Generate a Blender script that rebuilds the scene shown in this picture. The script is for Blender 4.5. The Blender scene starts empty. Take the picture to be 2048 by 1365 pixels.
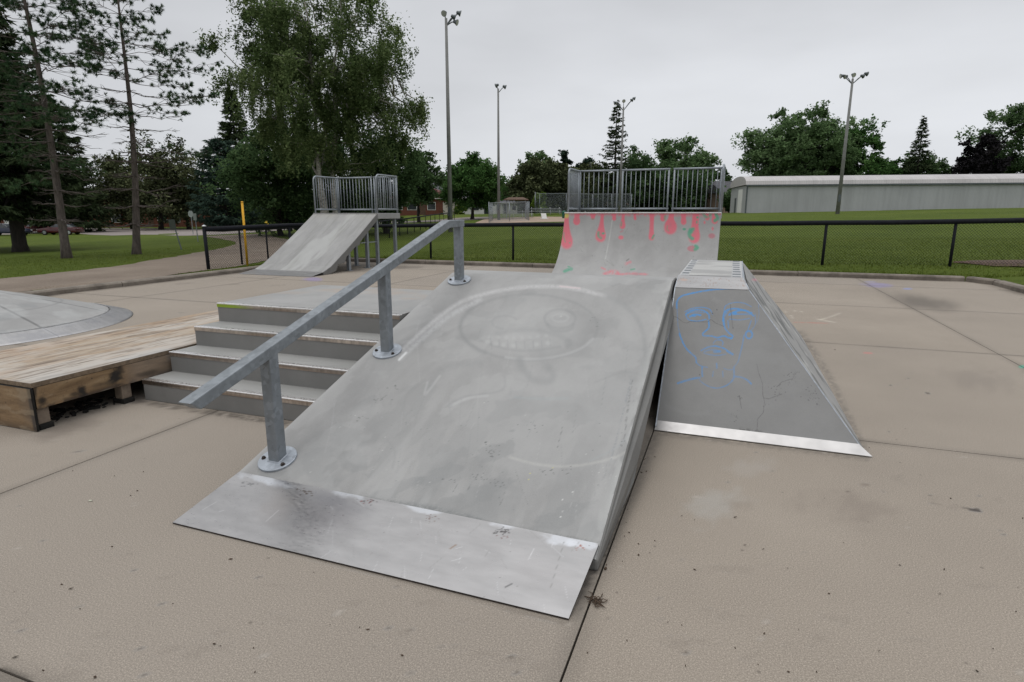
import bpy, math, random
import numpy as np
from mathutils import Vector
C = bpy.context.scene
COL = C.collection
PI = math.pi
# ------------------------------------------------------------------ camera, sky, sun, exposure
F_PX, YAW, PITCH, CAM_H = 1183.0, 20.16, 12.2, 1.6      # focal length in pixels of a 2048 px wide frame
cam_d = bpy.data.cameras.new('camera'); cam = bpy.data.objects.new('camera', cam_d); COL.objects.link(cam)
cam.location = (0, 0, CAM_H); cam.rotation_euler = (math.radians(90 - PITCH), 0, math.radians(YAW))
cam_d.sensor_width = 36.0; cam_d.lens = 36.0 * F_PX / 2048.0; cam_d.clip_start = 0.05; cam_d.clip_end = 6000
C.camera = cam
SUN_EL, SUN_AZ = 74.0, 215.0
w = bpy.data.worlds.new('World'); C.world = w; w.use_nodes = True
nt = w.node_tree; nt.nodes.clear()
def N(nt, t, **k):
    n = nt.nodes.new(t)
    for a, b in k.items():
        if a.startswith('i_'): n.inputs[a[2:].replace('_', ' ')].default_value = b
        else: setattr(n, a, b)
    return n
out = N(nt, 'ShaderNodeOutputWorld'); bg = N(nt, 'ShaderNodeBackground')
sky = N(nt, 'ShaderNodeTexSky'); sky.sky_type = 'NISHITA'; sky.sun_disc = False
sky.sun_elevation = math.radians(SUN_EL); sky.sun_rotation = math.radians(SUN_AZ)
hs = N(nt, 'ShaderNodeHueSaturation', i_Saturation=0.12)
tc = N(nt, 'ShaderNodeTexCoord'); sp = N(nt, 'ShaderNodeSeparateXYZ')
rmp = N(nt, 'ShaderNodeValToRGB')
e = rmp.color_ramp.elements
e[0].position = 0.0; e[0].color = (7.0, 7.2, 7.55, 1); e[1].position = 1.0; e[1].color = (17.5, 17.6, 17.8, 1)
a = rmp.color_ramp.elements.new(0.12); a.color = (7.1, 7.3, 7.65, 1)
a = rmp.color_ramp.elements.new(0.45); a.color = (6.2, 6.35, 6.7, 1)
a = rmp.color_ramp.elements.new(0.70); a.color = (10.6, 10.8, 11.0, 1)
mp = N(nt, 'ShaderNodeMapping'); mp.inputs['Scale'].default_value = (1.0, 1.0, 3.2)
no = N(nt, 'ShaderNodeTexNoise', i_Scale=1.3, i_Detail=5.0, i_Roughness=0.5)
cm = N(nt, 'ShaderNodeMapRange'); cm.inputs['From Min'].default_value = .3; cm.inputs['From Max'].default_value = .7
cm.inputs['To Min'].default_value = 0.80; cm.inputs['To Max'].default_value = 1.12
mul = N(nt, 'ShaderNodeVectorMath', operation='SCALE')
mix = N(nt, 'ShaderNodeMix', data_type='RGBA'); mix.inputs[0].default_value = 0.94
L = nt.links.new
L(tc.outputs['Generated'], sp.inputs[0]); L(sp.outputs['Z'], rmp.inputs[0])
L(tc.outputs['Generated'], mp.inputs[0]); L(mp.outputs[0], no.inputs['Vector']); L(no.outputs['Fac'], cm.inputs['Value'])
L(rmp.outputs[0], mul.inputs[0]); L(cm.outputs[0], mul.inputs['Scale'])
L(sky.outputs[0], hs.inputs['Color']); L(hs.outputs[0], mix.inputs['A']); L(mul.outputs[0], mix.inputs['B'])
L(mix.outputs['Result'], bg.inputs['Color']); L(bg.outputs[0], out.inputs['Surface'])
bg.inputs['Strength'].default_value = 0.10
sd = bpy.data.lights.new('sun', 'SUN'); sd.energy = 0.6; sd.angle = math.radians(25); sd.color = (1.0, .96, .9)
sun = bpy.data.objects.new('sun', sd); COL.objects.link(sun)
az = math.radians(SUN_AZ)
_sv = Vector((math.sin(az) * math.cos(math.radians(SUN_EL)), math.cos(az) * math.cos(math.radians(SUN_EL)), math.sin(math.radians(SUN_EL))))
sun.rotation_euler = _sv.to_track_quat('Z', 'Y').to_euler()
C.view_settings.view_transform = 'Standard'; C.view_settings.look = 'None'; C.view_settings.exposure = 0.0; C.view_settings.gamma = 1.0
C.cycles.max_bounces = 6; C.cycles.diffuse_bounces = 4; C.cycles.transparent_max_bounces = 6

# ------------------------------------------------------------------ surveying helpers (photo bearing -> real place)
_y, _p = math.radians(YAW), math.radians(PITCH)
FW = np.array([-math.sin(_y) * math.cos(_p), math.cos(_y) * math.cos(_p), -math.sin(_p)])
RT = np.array([math.cos(_y), math.sin(_y), 0.]); UP = np.cross(RT, FW); O = np.array([0, 0, CAM_H])
def ray(u, v): return FW + (u - 1024) / F_PX * RT - (v - 682.5) / F_PX * UP
def pz(u, v, z=0.):
    d = ray(u, v); return O + d * ((z - O[2]) / d[2])
def P2(P):
    q = np.asarray(P, float) - O; z = q @ FW
    return 1024 + F_PX * (q @ RT) / z, 682.5 - F_PX * (q @ UP) / z
def sm(t): t = np.clip(t, 0, 1); return t * t * (3 - 2 * t)
def hgt(x, y):
    x = np.asarray(x, float); y = np.asarray(y, float)
    dx = np.maximum(np.maximum(-12.85 - x, x - 5.9), 0); dy = np.maximum(y - 17.2, 0)
    d = np.hypot(dx, dy)
    xc = np.clip(x, -75, 60)
    tilt = .0165 * (xc + 9.5)
    g = np.interp(x, [-66, -50, -30, 0, 60], [0, 1.3, 1.25, 1.45, 1.6])
    hill = sm((y - 20) / 70) * g + .6 * sm((y - 77) / 9) * np.interp(x, [-75, -60, -26, -12], [0, 1, 1, 0])
    z = .09 + (tilt + hill + .03 - .09) * sm(d / 1.9)
    z = z + .025 * np.sin(x * .31 + 1) * np.sin(y * .23) * sm(d / 6)
    return np.where(d <= 0, -.12, z)
def G(u, v):
    d = ray(u, v); D = np.geomspace(3, 900, 6000); P_ = O[None] + d[None] * D[:, None]
    k = int(np.argmax(P_[:, 2] < hgt(P_[:, 0], P_[:, 1]))) or len(D) - 1
    return np.array([P_[k, 0], P_[k, 1], float(hgt(P_[k, 0], P_[k, 1]))])
def at(u, D):
    p = O + ray(u, 427) * D; return np.array([p[0], p[1], float(hgt(p[0], p[1]))])
def hz(u, v, D): return float((O + ray(u, v) * D)[2])

# ------------------------------------------------------------------ mesh helpers
def worldloc(o):
    v = Vector((0, 0, 0))
    while o is not None: v = v + o.location; o = o.parent
    return v
def raw_mesh(name, V, Fc, smooth=False):
    """V (n,3), Fc list of tuples or (m,k) array"""
    me = bpy.data.meshes.new(name)
    V = np.asarray(V, np.float32)
    if isinstance(Fc, np.ndarray):
        m, k = Fc.shape
        me.vertices.add(len(V)); me.vertices.foreach_set('co', V.ravel())
        me.loops.add(m * k); me.loops.foreach_set('vertex_index', Fc.astype(np.int32).ravel())
        me.polygons.add(m); me.polygons.foreach_set('loop_start', (np.arange(m) * k).astype(np.int32))
        me.polygons.foreach_set('loop_total', np.full(m, k, np.int32))
        me.update(calc_edges=True)
    else:
        me.from_pydata([tuple(map(float, v)) for v in V], [], Fc); me.update()
    if smooth: me.polygons.foreach_set('use_smooth', np.ones(len(me.polygons), bool))
    return me
def link(name, me, mat, parent=None, bevel=0, smooth=False):
    o = bpy.data.objects.new(name, me); COL.objects.link(o)
    if mat: me.materials.append(mat)
    if parent is not None:
        off = worldloc(parent); me.transform(__import__('mathutils').Matrix.Translation(-off)); o.parent = parent
    if bevel:
        b = o.modifiers.new('bevel', 'BEVEL'); b.width = bevel; b.segments = 2; b.limit_method = 'ANGLE'; b.angle_limit = math.radians(40)
    return o
class MB:
    def __init__(s): s.V = []; s.F = []
    def add(s, V, Fc):
        n = len(s.V); s.V += [tuple(v) for v in V]; s.F += [tuple(i + n for i in f) for f in Fc]; return s
    def hexa(s, p):   # 8 pts: bottom 4 ccw, top 4 ccw
        return s.add(p, [(3, 2, 1, 0), (4, 5, 6, 7), (0, 1, 5, 4), (1, 2, 6, 5), (2, 3, 7, 6), (3, 0, 4, 7)])
    def box(s, x0, x1, y0, y1, z0, z1):
        return s.hexa([(x0, y0, z0), (x1, y0, z0), (x1, y1, z0), (x0, y1, z0), (x0, y0, z1), (x1, y0, z1), (x1, y1, z1), (x0, y1, z1)])
    def obox(s, c, ux, uy, hx, hy, z0, z1):
        c = np.array(c, float)[:2]; ux = np.array(ux, float)[:2]; uy = np.array(uy, float)[:2]
        q = [c - ux * hx - uy * hy, c + ux * hx - uy * hy, c + ux * hx + uy * hy, c - ux * hx + uy * hy]
        return s.hexa([(p[0], p[1], z0) for p in q] + [(p[0], p[1], z1) for p in q])
    def bar(s, a, b, w_, h_, up=(0, 0, 1)):
        a = np.array(a, float); b = np.array(b, float); d = (b - a) / np.linalg.norm(b - a)
        sd = np.cross(d, up); sd /= np.linalg.norm(sd); u = np.cross(sd, d)
        k = []
        for p in (a, b):
            k += [p - sd * w_ / 2 - u * h_ / 2, p + sd * w_ / 2 - u * h_ / 2, p + sd * w_ / 2 + u * h_ / 2, p - sd * w_ / 2 + u * h_ / 2]
        return s.add(k, [(0, 1, 2, 3), (7, 6, 5, 4), (0, 4, 5, 1), (1, 5, 6, 2), (2, 6, 7, 3), (3, 7, 4, 0)])
    def tube(s, pts, r, n=8, cap=True):
        pts = [np.array(p, float) for p in pts]
        if np.isscalar(r): r = [r] * len(pts)
        rings = []; prev = None
        for i, p in enumerate(pts):
            d = pts[min(i + 1, len(pts) - 1)] - pts[max(i - 1, 0)]; d /= (np.linalg.norm(d) + 1e-9)
            if prev is None: a = np.cross(d, (0, 0, 1) if abs(d[2]) < .9 else (1, 0, 0))
            else: a = prev - d * (prev @ d)
            a /= (np.linalg.norm(a) + 1e-9); prev = a; b = np.cross(d, a)
            rings.append([p + r[i] * (a * math.cos(2 * PI * k / n) + b * math.sin(2 * PI * k / n)) for k in range(n)])
        V = [v for R in rings for v in R]; Fc = []
        for i in range(len(rings) - 1):
            for k in range(n):
                k2 = (k + 1) % n; Fc.append((i * n + k, i * n + k2, (i + 1) * n + k2, (i + 1) * n + k))
        if cap: Fc.append(tuple(range(n - 1, -1, -1))); Fc.append(tuple((len(rings) - 1) * n + k for k in range(n)))
        return s.add(V, Fc)
    def lathe(s, c, prof, n=24, ax=(1, 0, 0), ay=(0, 1, 0), az=(0, 0, 1)):
        c = np.array(c, float); ax, ay, az = map(lambda q: np.array(q, float), (ax, ay, az)); V = []; Fc = []
        for (r, z) in prof:
            for k in range(n):
                t = 2 * PI * k / n; V.append(c + ax * r * math.cos(t) + ay * r * math.sin(t) + az * z)
        for i in range(len(prof) - 1):
            for k in range(n):
                k2 = (k + 1) % n; Fc.append((i * n + k, i * n + k2, (i + 1) * n + k2, (i + 1) * n + k))
        Fc.append(tuple(range(n - 1, -1, -1))); Fc.append(tuple((len(prof) - 1) * n + k for k in range(n)))
        return s.add(V, Fc)
    def prism_x(s, poly, x0, x1):   # poly of (y,z), extruded along x
        n = len(poly); V = [(x0, y, z) for y, z in poly] + [(x1, y, z) for y, z in poly]
        ar = sum(poly[i][0] * poly[(i + 1) % n][1] - poly[(i + 1) % n][0] * poly[i][1] for i in range(n))
        f0, f1 = tuple(range(n - 1, -1, -1)), tuple(range(n, 2 * n))
        sides = [(i, (i + 1) % n, (i + 1) % n + n, i + n) for i in range(n)]
        Fc = [f0, f1] + sides
        if ar < 0: Fc = [f[::-1] for f in Fc]
        return s.add(V, Fc)
    def build(s, name, mat, parent=None, bevel=0, smooth=False):
        return link(name, raw_mesh(name, s.V, s.F, smooth), mat, parent, bevel)
def tag(o, label=None, cat=None, group=None, kind=None):
    for k, v in (('label', label), ('category', cat), ('group', group), ('kind', kind)):
        if v: o[k] = v
    return o
def thing(name, loc, label, cat, group=None):
    o = bpy.data.objects.new(name, None); COL.objects.link(o); o.location = loc; o.empty_display_size = .2
    return tag(o, label, cat, group)
def grid(nu, nv): # faces for a (nv+1)x(nu+1) vertex grid, row major
    i = np.arange(nv)[:, None] * (nu + 1) + np.arange(nu)[None, :]
    return np.stack([i, i + 1, i + nu + 2, i + nu + 1], -1).reshape(-1, 4)
def patch(P00, P10, P11, P01, nu, nv):
    s = np.linspace(0, 1, nu + 1)[None, :, None]; t = np.linspace(0, 1, nv + 1)[:, None, None]
    P00, P10, P11, P01 = [np.array(p, float)[None, None] for p in (P00, P10, P11, P01)]
    return ((P00 * (1 - s) + P10 * s) * (1 - t) + (P01 * (1 - s) + P11 * s) * t).reshape(-1, 3), grid(nu, nv)
# ------------------------------------------------------------------ hand painted wear, chalk and paint (stored per vertex)
_rs = np.random.RandomState(5)
_lat = _rs.rand(256, 256)
def vn(x, y):
    xi = np.floor(x).astype(int); yi = np.floor(y).astype(int); fx = x - xi; fy = y - yi
    fx = fx * fx * (3 - 2 * fx); fy = fy * fy * (3 - 2 * fy)
    g = lambda a, b: _lat[a % 256, b % 256]
    return (g(xi, yi) * (1 - fx) + g(xi + 1, yi) * fx) * (1 - fy) + (g(xi, yi + 1) * (1 - fx) + g(xi + 1, yi + 1) * fx) * fy
def fbm(x, y, o=4):
    s = 0; a = .5; t = 0
    for k in range(o): s = s + a * vn(x * 2 ** k + 17 * k, y * 2 ** k + 5 * k); t += a; a *= .5
    return s / t
class Paint:
    """accumulates an RGBA paint layer on a set of surface points; marks are given in the survey's picture coordinates"""
    def __init__(s, V):
        s.V = np.asarray(V, float); s.U, s.W = P2(s.V); n = len(s.V)
        s.rgb = np.full((n, 3), .3); s.a = np.zeros(n)
    def put(s, m, col, idx=None):
        if idx is None: idx = slice(None)
        m = np.clip(m, 0, 1); a0 = s.a[idx]; a1 = m + a0 * (1 - m)
        k = (m / np.maximum(a1, 1e-6))[:, None]
        s.rgb[idx] = s.rgb[idx] * (1 - k) + np.array(col)[None] * k; s.a[idx] = a1
    def near(s, pts, r):
        pts = np.array(pts, float); m = (s.U > pts[:, 0].min() - r) & (s.U < pts[:, 0].max() + r) & (s.W > pts[:, 1].min() - r) & (s.W < pts[:, 1].max() + r)
        return np.nonzero(m)[0]
    def stroke(s, pts, w_, col, a=1., soft=.5, rough=.0, smooth=True):
        pts = [np.array(p, float) for p in pts]
        if smooth and len(pts) > 2:
            q = []
            for i in range(len(pts) - 1):
                p0, p1, p2, p3 = pts[max(i - 1, 0)], pts[i], pts[i + 1], pts[min(i + 2, len(pts) - 1)]
                for t in np.linspace(0, 1, 6, endpoint=False):
                    q.append(.5 * ((2 * p1) + (p2 - p0) * t + (2 * p0 - 5 * p1 + 4 * p2 - p3) * t * t + (3 * p1 - p0 - 3 * p2 + p3) * t ** 3))
            q.append(pts[-1]); pts = q
        ii = s.near(pts, w_ * 2 + 2)
        if not len(ii): return
        U, W = s.U[ii], s.W[ii]; D = np.full(len(ii), 1e9)
        for p, q in zip(pts[:-1], pts[1:]):
            d = q - p; L2 = d @ d + 1e-9; t = np.clip(((U - p[0]) * d[0] + (W - p[1]) * d[1]) / L2, 0, 1)
            D = np.minimum(D, np.hypot(U - p[0] - t * d[0], W - p[1] - t * d[1]))
        m = 1 - sm((D - w_ / 2 * (1 - soft)) / (w_ * soft + .3))
        if rough: m = m * np.clip((fbm(U * .35, W * .35, 3) - .5) * 5 * rough + 1 - rough * .6, 0, 1)
        s.put(m * a, col, ii)
    def blob(s, c, rx, ry, col, a=1., soft=.4, rot=0, noise=0, nf=.05):
        r = max(rx, ry) * (1.3 + noise)
        ii = s.near([c], r)
        if not len(ii): return
        U, W = s.U[ii] - c[0], s.W[ii] - c[1]; t = math.radians(rot)
        x = (U * math.cos(t) + W * math.sin(t)) / rx; y = (-U * math.sin(t) + W * math.cos(t)) / ry
        d = np.hypot(x, y)
        if noise: d = d + noise * (fbm(s.U[ii] * nf, s.W[ii] * nf * 1.6) - .5) * 2
        s.put((1 - sm((d - 1 + soft) / (soft + 1e-3))) * a, col, ii)
    def ring(s, c, rx, ry, w_, col, a=1., t0=0, t1=360, rot=0, **k):
        r = math.radians(rot); pts = []
        for t in np.radians(np.linspace(t0, t1, 25)):
            x, y = rx * math.cos(t), ry * math.sin(t); pts.append((c[0] + x * math.cos(r) - y * math.sin(r), c[1] + x * math.sin(r) + y * math.cos(r)))
        s.stroke(pts, w_, col, a, smooth=False, **k)
    def store(s, me):
        at_ = me.attributes.new('paint', 'FLOAT_COLOR', 'POINT')
        at_.data.foreach_set('color', np.concatenate([s.rgb, s.a[:, None]], 1).astype(np.float32).ravel())
def painted_grid(name, V, Fc, mat, painter, parent=None, smooth=False):
    p = Paint(V); painter(p)
    me = raw_mesh(name, V, Fc, smooth); p.store(me)
    return link(name, me, mat, parent)

# ------------------------------------------------------------------ materials
def MAT(name):
    m = bpy.data.materials.new(name); m.use_nodes = True; nt = m.node_tree
    b = nt.nodes['Principled BSDF']; return m, nt, b
def ramp(nt, src, stops):
    r = N(nt, 'ShaderNodeValToRGB'); el = r.color_ramp.elements
    el[0].position, el[0].color = stops[0][0], (*stops[0][1], 1)
    el[1].position, el[1].color = stops[-1][0], (*stops[-1][1], 1)
    for p, c in stops[1:-1]:
        x = el.new(p); x.color = (*c, 1)
    nt.links.new(src, r.inputs[0]); return r.outputs[0]
def coords(nt, scale=(1, 1, 1), obj=False):
    if obj: g = N(nt, 'ShaderNodeTexCoord').outputs['Object']
    else: g = N(nt, 'ShaderNodeNewGeometry').outputs['Position']
    mp = N(nt, 'ShaderNodeMapping'); mp.inputs['Scale'].default_value = scale; nt.links.new(g, mp.inputs[0]); return mp.outputs[0]
def noise(nt, vec, scale, detail=4., rough=.55, dist=0.):
    n = N(nt, 'ShaderNodeTexNoise', i_Scale=scale, i_Detail=detail, i_Roughness=rough, i_Distortion=dist); nt.links.new(vec, n.inputs['Vector']); return n.outputs['Fac']
def mixc(nt, fac, a, b, mode='MIX'):
    m = N(nt, 'ShaderNodeMix', data_type='RGBA', blend_type=mode)
    for s, v in ((m.inputs[0], fac), (m.inputs['A'], a), (m.inputs['B'], b)):
        if isinstance(v, (int, float)): s.default_value = v
        elif isinstance(v, tuple): s.default_value = (*v, 1)
        else: nt.links.new(v, s)
    return m.outputs['Result']
def math_(nt, op, a, b=0.):
    m = N(nt, 'ShaderNodeMath', operation=op)
    for s, v in ((m.inputs[0], a), (m.inputs[1], b)):
        if isinstance(v, (int, float)): s.default_value = v
        else: nt.links.new(v, s)
    return m.outputs[0]
def bump(nt, b, h, strength, dist=.01):
    n = N(nt, 'ShaderNodeBump'); n.inputs['Strength'].default_value = strength; n.inputs['Distance'].default_value = dist
    nt.links.new(h, n.inputs['Height']); nt.links.new(n.outputs[0], b.inputs['Normal'])
def rampf(nt, src, lo, hi, a=0., b=1.):
    m = N(nt, 'ShaderNodeMapRange'); m.inputs['From Min'].default_value = lo; m.inputs['From Max'].default_value = hi
    m.inputs['To Min'].default_value = a; m.inputs['To Max'].default_value = b; nt.links.new(src, m.inputs['Value']); return m.outputs[0]
def with_paint(nt, col, chalk=.0):
    at_ = N(nt, 'ShaderNodeAttribute', attribute_name='paint')
    fac = at_.outputs['Alpha']
    if chalk:
        g = noise(nt, coords(nt), 240., 2., .7); fac = math_(nt, 'MULTIPLY', fac, rampf(nt, g, .5 - chalk * .25, .5 + .1, 1 - chalk, 1.))
    return mixc(nt, fac, col, at_.outputs['Color'])
def m_concrete():
    m, nt, b = MAT('broom_finished_tan_concrete'); v = coords(nt)
    big = noise(nt, v, .45, 5., .6); mid = noise(nt, v, 3.2, 5., .65); fine = noise(nt, v, 150., 2., .85); vf = noise(nt, v, 260., 2., .8)
    c = ramp(nt, big, [(.3, (.226, .194, .160)), (.5, (.270, .232, .191)), (.7, (.313, .271, .225))])
    c = mixc(nt, rampf(nt, mid, .3, .75, 0., .42), c, (.265, .228, .190))
    isl = N(nt, 'ShaderNodeNewGeometry').outputs['Random Per Island']
    c = mixc(nt, rampf(nt, isl, 0, 1, 0, .45), c, (.235, .210, .185))
    c = mixc(nt, rampf(nt, fine, .50, .68), c, mixc(nt, .36, c, (.08, .066, .052)))
    c = mixc(nt, rampf(nt, fine, .48, .34), c, mixc(nt, .38, c, (.58, .51, .43)))
    c = mixc(nt, rampf(nt, vf, .55, .62, 0, .7), c, mixc(nt, .45, c, (.10, .085, .07)))
    c = mixc(nt, rampf(nt, vf, .42, .37, 0, .8), c, mixc(nt, .4, c, (.58, .52, .45)))
    # little dark spots
    vo = N(nt, 'ShaderNodeTexVoronoi', i_Scale=5.5); nt.links.new(v, vo.inputs['Vector'])
    c = mixc(nt, math_(nt, 'MULTIPLY', rampf(nt, vo.outputs['Distance'], .055, .03), .55), c, (.10, .085, .07))
    c = with_paint(nt, c, .25); nt.links.new(c, b.inputs['Base Color'])
    b.inputs['Roughness'].default_value = .85; b.inputs['Specular IOR Level'].default_value = .3
    bump(nt, b, math_(nt, 'ADD', fine, math_(nt, 'MULTIPLY', mid, .6)), .05, .002); return m
def m_greypaint(name='worn_grey_deck_paint', base=(.296, .294, .290), dark=.7, streak=(1, 1, 1), painted=True, rough=.62, chalk=.35):
    m, nt, b = MAT(name); v = coords(nt, streak); v0 = coords(nt)
    n1 = noise(nt, v, 1.4, 5., .6, .4); n2 = noise(nt, v, 7., 5., .7); n3 = noise(nt, v0, 160., 2., .7)
    k = lambda f: tuple(x * f for x in base)
    c = ramp(nt, n1, [(.3, k(.86)), (.5, k(1.)), (.72, k(1.12))])
    c = mixc(nt, rampf(nt, n2, .5, .75, 0., .35), c, k(.8))
    c = mixc(nt, rampf(nt, n2, .42, .25, 0., .35), c, k(1.22))
    c = mixc(nt, rampf(nt, n3, .6, .75, 0., .35), c, k(.5))
    c = mixc(nt, rampf(nt, n3, .4, .28, 0., .25), c, k(1.5))
    if painted: c = with_paint(nt, c, chalk)
    nt.links.new(c, b.inputs['Base Color']); b.inputs['Roughness'].default_value = rough; b.inputs['Specular IOR Level'].default_value = .35
    bump(nt, b, math_(nt, 'ADD', n2, math_(nt, 'MULTIPLY', n3, .35)), .25, .004); return m
def m_metal(name, col, rough=.35, met=1., mott=.2, scale=(1, 1, 1), painted=False, sc=6., vor=False):
    m, nt, b = MAT(name); v = coords(nt, scale); v0 = coords(nt)
    n1 = noise(nt, v, sc, 5., .65); n2 = noise(nt, v, sc * 8, 3., .6)
    k = lambda f: tuple(min(1, x * f) for x in col)
    c = ramp(nt, n1, [(.3, k(1 - mott)), (.7, k(1 + mott))])
    if vor:
        vo = N(nt, 'ShaderNodeTexVoronoi', i_Scale=38.); nt.links.new(v0, vo.inputs['Vector'])
        hsv = N(nt, 'ShaderNodeSeparateColor'); nt.links.new(vo.outputs['Color'], hsv.inputs[0])
        c = mixc(nt, rampf(nt, hsv.outputs[0], .55, 1., 0, .55), c, k(1.35))
        c = mixc(nt, rampf(nt, hsv.outputs[1], .7, 1., 0, .5), c, k(.65))
    if painted: c = with_paint(nt, c, .1)
    nt.links.new(c, b.inputs['Base Color']); b.inputs['Metallic'].default_value = met
    nt.links.new(rampf(nt, n2, .3, .7, rough - .08, rough + .12), b.inputs['Roughness'])
    bump(nt, b, n2, .08, .002); return m
def m_plain(name, col, rough=.7, var=.15, sc=8., met=0., spec=.4, bumpy=.1):
    m, nt, b = MAT(name); v = coords(nt); n1 = noise(nt, v, sc, 4., .6)
    k = lambda f: tuple(min(1, x * f) for x in col)
    nt.links.new(ramp(nt, n1, [(.3, k(1 - var)), (.7, k(1 + var))]), b.inputs['Base Color'])
    b.inputs['Roughness'].default_value = rough; b.inputs['Metallic'].default_value = met; b.inputs['Specular IOR Level'].default_value = spec
    if bumpy: bump(nt, b, n1, bumpy, .01)
    return m
def m_kerb():
    m, nt, b = MAT('weathered_kerb_concrete'); v = coords(nt); n1 = noise(nt, v, 2.2, 6., .7); n2 = noise(nt, v, 45., 3., .7)
    c = ramp(nt, n1, [(.32, (.10, .086, .07)), (.5, (.175, .15, .125)), (.7, (.25, .22, .185))])
    c = mixc(nt, rampf(nt, n2, .55, .7, 0, .5), c, (.07, .06, .05)); nt.links.new(c, b.inputs['Base Color'])
    b.inputs['Roughness'].default_value = .9; bump(nt, b, n2, .5, .01); return m
def m_grass():
    m, nt, b = MAT('mown_lawn'); v = coords(nt); n1 = noise(nt, v, .18, 5., .6); n2 = noise(nt, v, 2.5, 5., .7); n3 = noise(nt, v, 24., 3., .8)
    c = ramp(nt, n1, [(.3, (.060, .090, .012)), (.55, (.084, .118, .018)), (.75, (.112, .140, .026))])
    c = mixc(nt, rampf(nt, n2, .42, .68, 0, .6), c, (.046, .070, .010))
    c = mixc(nt, rampf(nt, n3, .5, .75, 0, .55), c, (.17, .18, .045)); c = mixc(nt, rampf(nt, n3, .48, .3, 0, .6), c, (.034, .048, .009))
    nt.links.new(c, b.inputs['Base Color']); b.inputs['Roughness'].default_value = .95; b.inputs['Specular IOR Level'].default_value = .1
    bump(nt, b, n3, .9, .05); return m
def m_leaf(name, c0, c1, c2, trans=.38, rough=.6):
    m, nt, b = MAT(name); nt.nodes.remove(b)
    isl = N(nt, 'ShaderNodeNewGeometry').outputs['Random Per Island']
    at_ = N(nt, 'ShaderNodeAttribute', attribute_name='tint')
    f = math_(nt, 'ADD', math_(nt, 'MULTIPLY', isl, .45), math_(nt, 'MULTIPLY', at_.outputs['Fac'], .55))
    c = ramp(nt, f, [(.1, c0), (.5, c1), (.92, c2)])
    d = N(nt, 'ShaderNodeBsdfDiffuse'); t = N(nt, 'ShaderNodeBsdfTranslucent'); mx = N(nt, 'ShaderNodeMixShader'); mx.inputs[0].default_value = trans
    nt.links.new(c, d.inputs[0]); nt.links.new(c, t.inputs[0]); nt.links.new(d.outputs[0], mx.inputs[1]); nt.links.new(t.outputs[0], mx.inputs[2])
    nt.links.new(mx.outputs[0], nt.nodes['Material Output'].inputs[0]); return m
def m_bark(name, c0, c1, sc=6., stretch=(1, 1, .25)):
    m, nt, b = MAT(name); v = coords(nt, stretch, True); n1 = noise(nt, v, sc, 5., .7)
    nt.links.new(ramp(nt, n1, [(.35, c0), (.65, c1)]), b.inputs['Base Color']); b.inputs['Roughness'].default_value = .9; bump(nt, b, n1, .6, .03); return m
def m_wood():
    m, nt, b = MAT('weathered_bare_plywood'); v = coords(nt, (2.2, .35, 2.2)); v0 = coords(nt)
    n1 = noise(nt, v, 3.5, 6., .65, .6); n2 = noise(nt, v, 26., 4., .7); n3 = noise(nt, v0, 1.8, 4., .6)
    c = ramp(nt, n1, [(.3, (.28, .205, .14)), (.45, (.35, .275, .20)), (.55, (.38, .325, .265)), (.7, (.41, .37, .325))])
    c = mixc(nt, rampf(nt, n3, .48, .62, 0, .6), c, (.43, .39, .345))
    c = mixc(nt, rampf(nt, n2, .55, .72, 0, .7), c, (.14, .095, .065)); c = with_paint(nt, c)
    nt.links.new(c, b.inputs['Base Color']); b.inputs['Roughness'].default_value = .85; bump(nt, b, math_(nt, 'ADD', n1, n2), .4, .004); return m
def m_ply_side():
    m, nt, b = MAT('scorched_plywood_side'); v = coords(nt, (.5, .5, 3.)); n1 = noise(nt, v, 5., 6., .65, .5); n2 = noise(nt, coords(nt), 55., 3., .7)
    c = ramp(nt, n1, [(.3, (.13, .08, .04)), (.5, (.225, .145, .075)), (.7, (.30, .215, .125))])
    c = mixc(nt, rampf(nt, n2, .56, .7, 0, .5), c, (.08, .055, .035)); c = with_paint(nt, c)
    nt.links.new(c, b.inputs['Base Color']); b.inputs['Roughness'].default_value = .85; bump(nt, b, n1, .3, .004); return m
def m_gravel():
    m, nt, b = MAT('compacted_gravel'); v = coords(nt); n1 = noise(nt, v, .5, 5., .6); n2 = noise(nt, v, 30., 3., .8)
    c = ramp(nt, n1, [(.3, (.15, .115, .088)), (.6, (.20, .16, .125)), (.75, (.25, .205, .165))])
    c = mixc(nt, rampf(nt, n2, .5, .7, 0, .5), c, (.10, .08, .06)); c = mixc(nt, rampf(nt, n2, .45, .3, 0, .5), c, (.32, .27, .22))
    nt.links.new(c, b.inputs['Base Color']); b.inputs['Roughness'].default_value = .95; bump(nt, b, n2, .8, .02); return m
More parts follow.
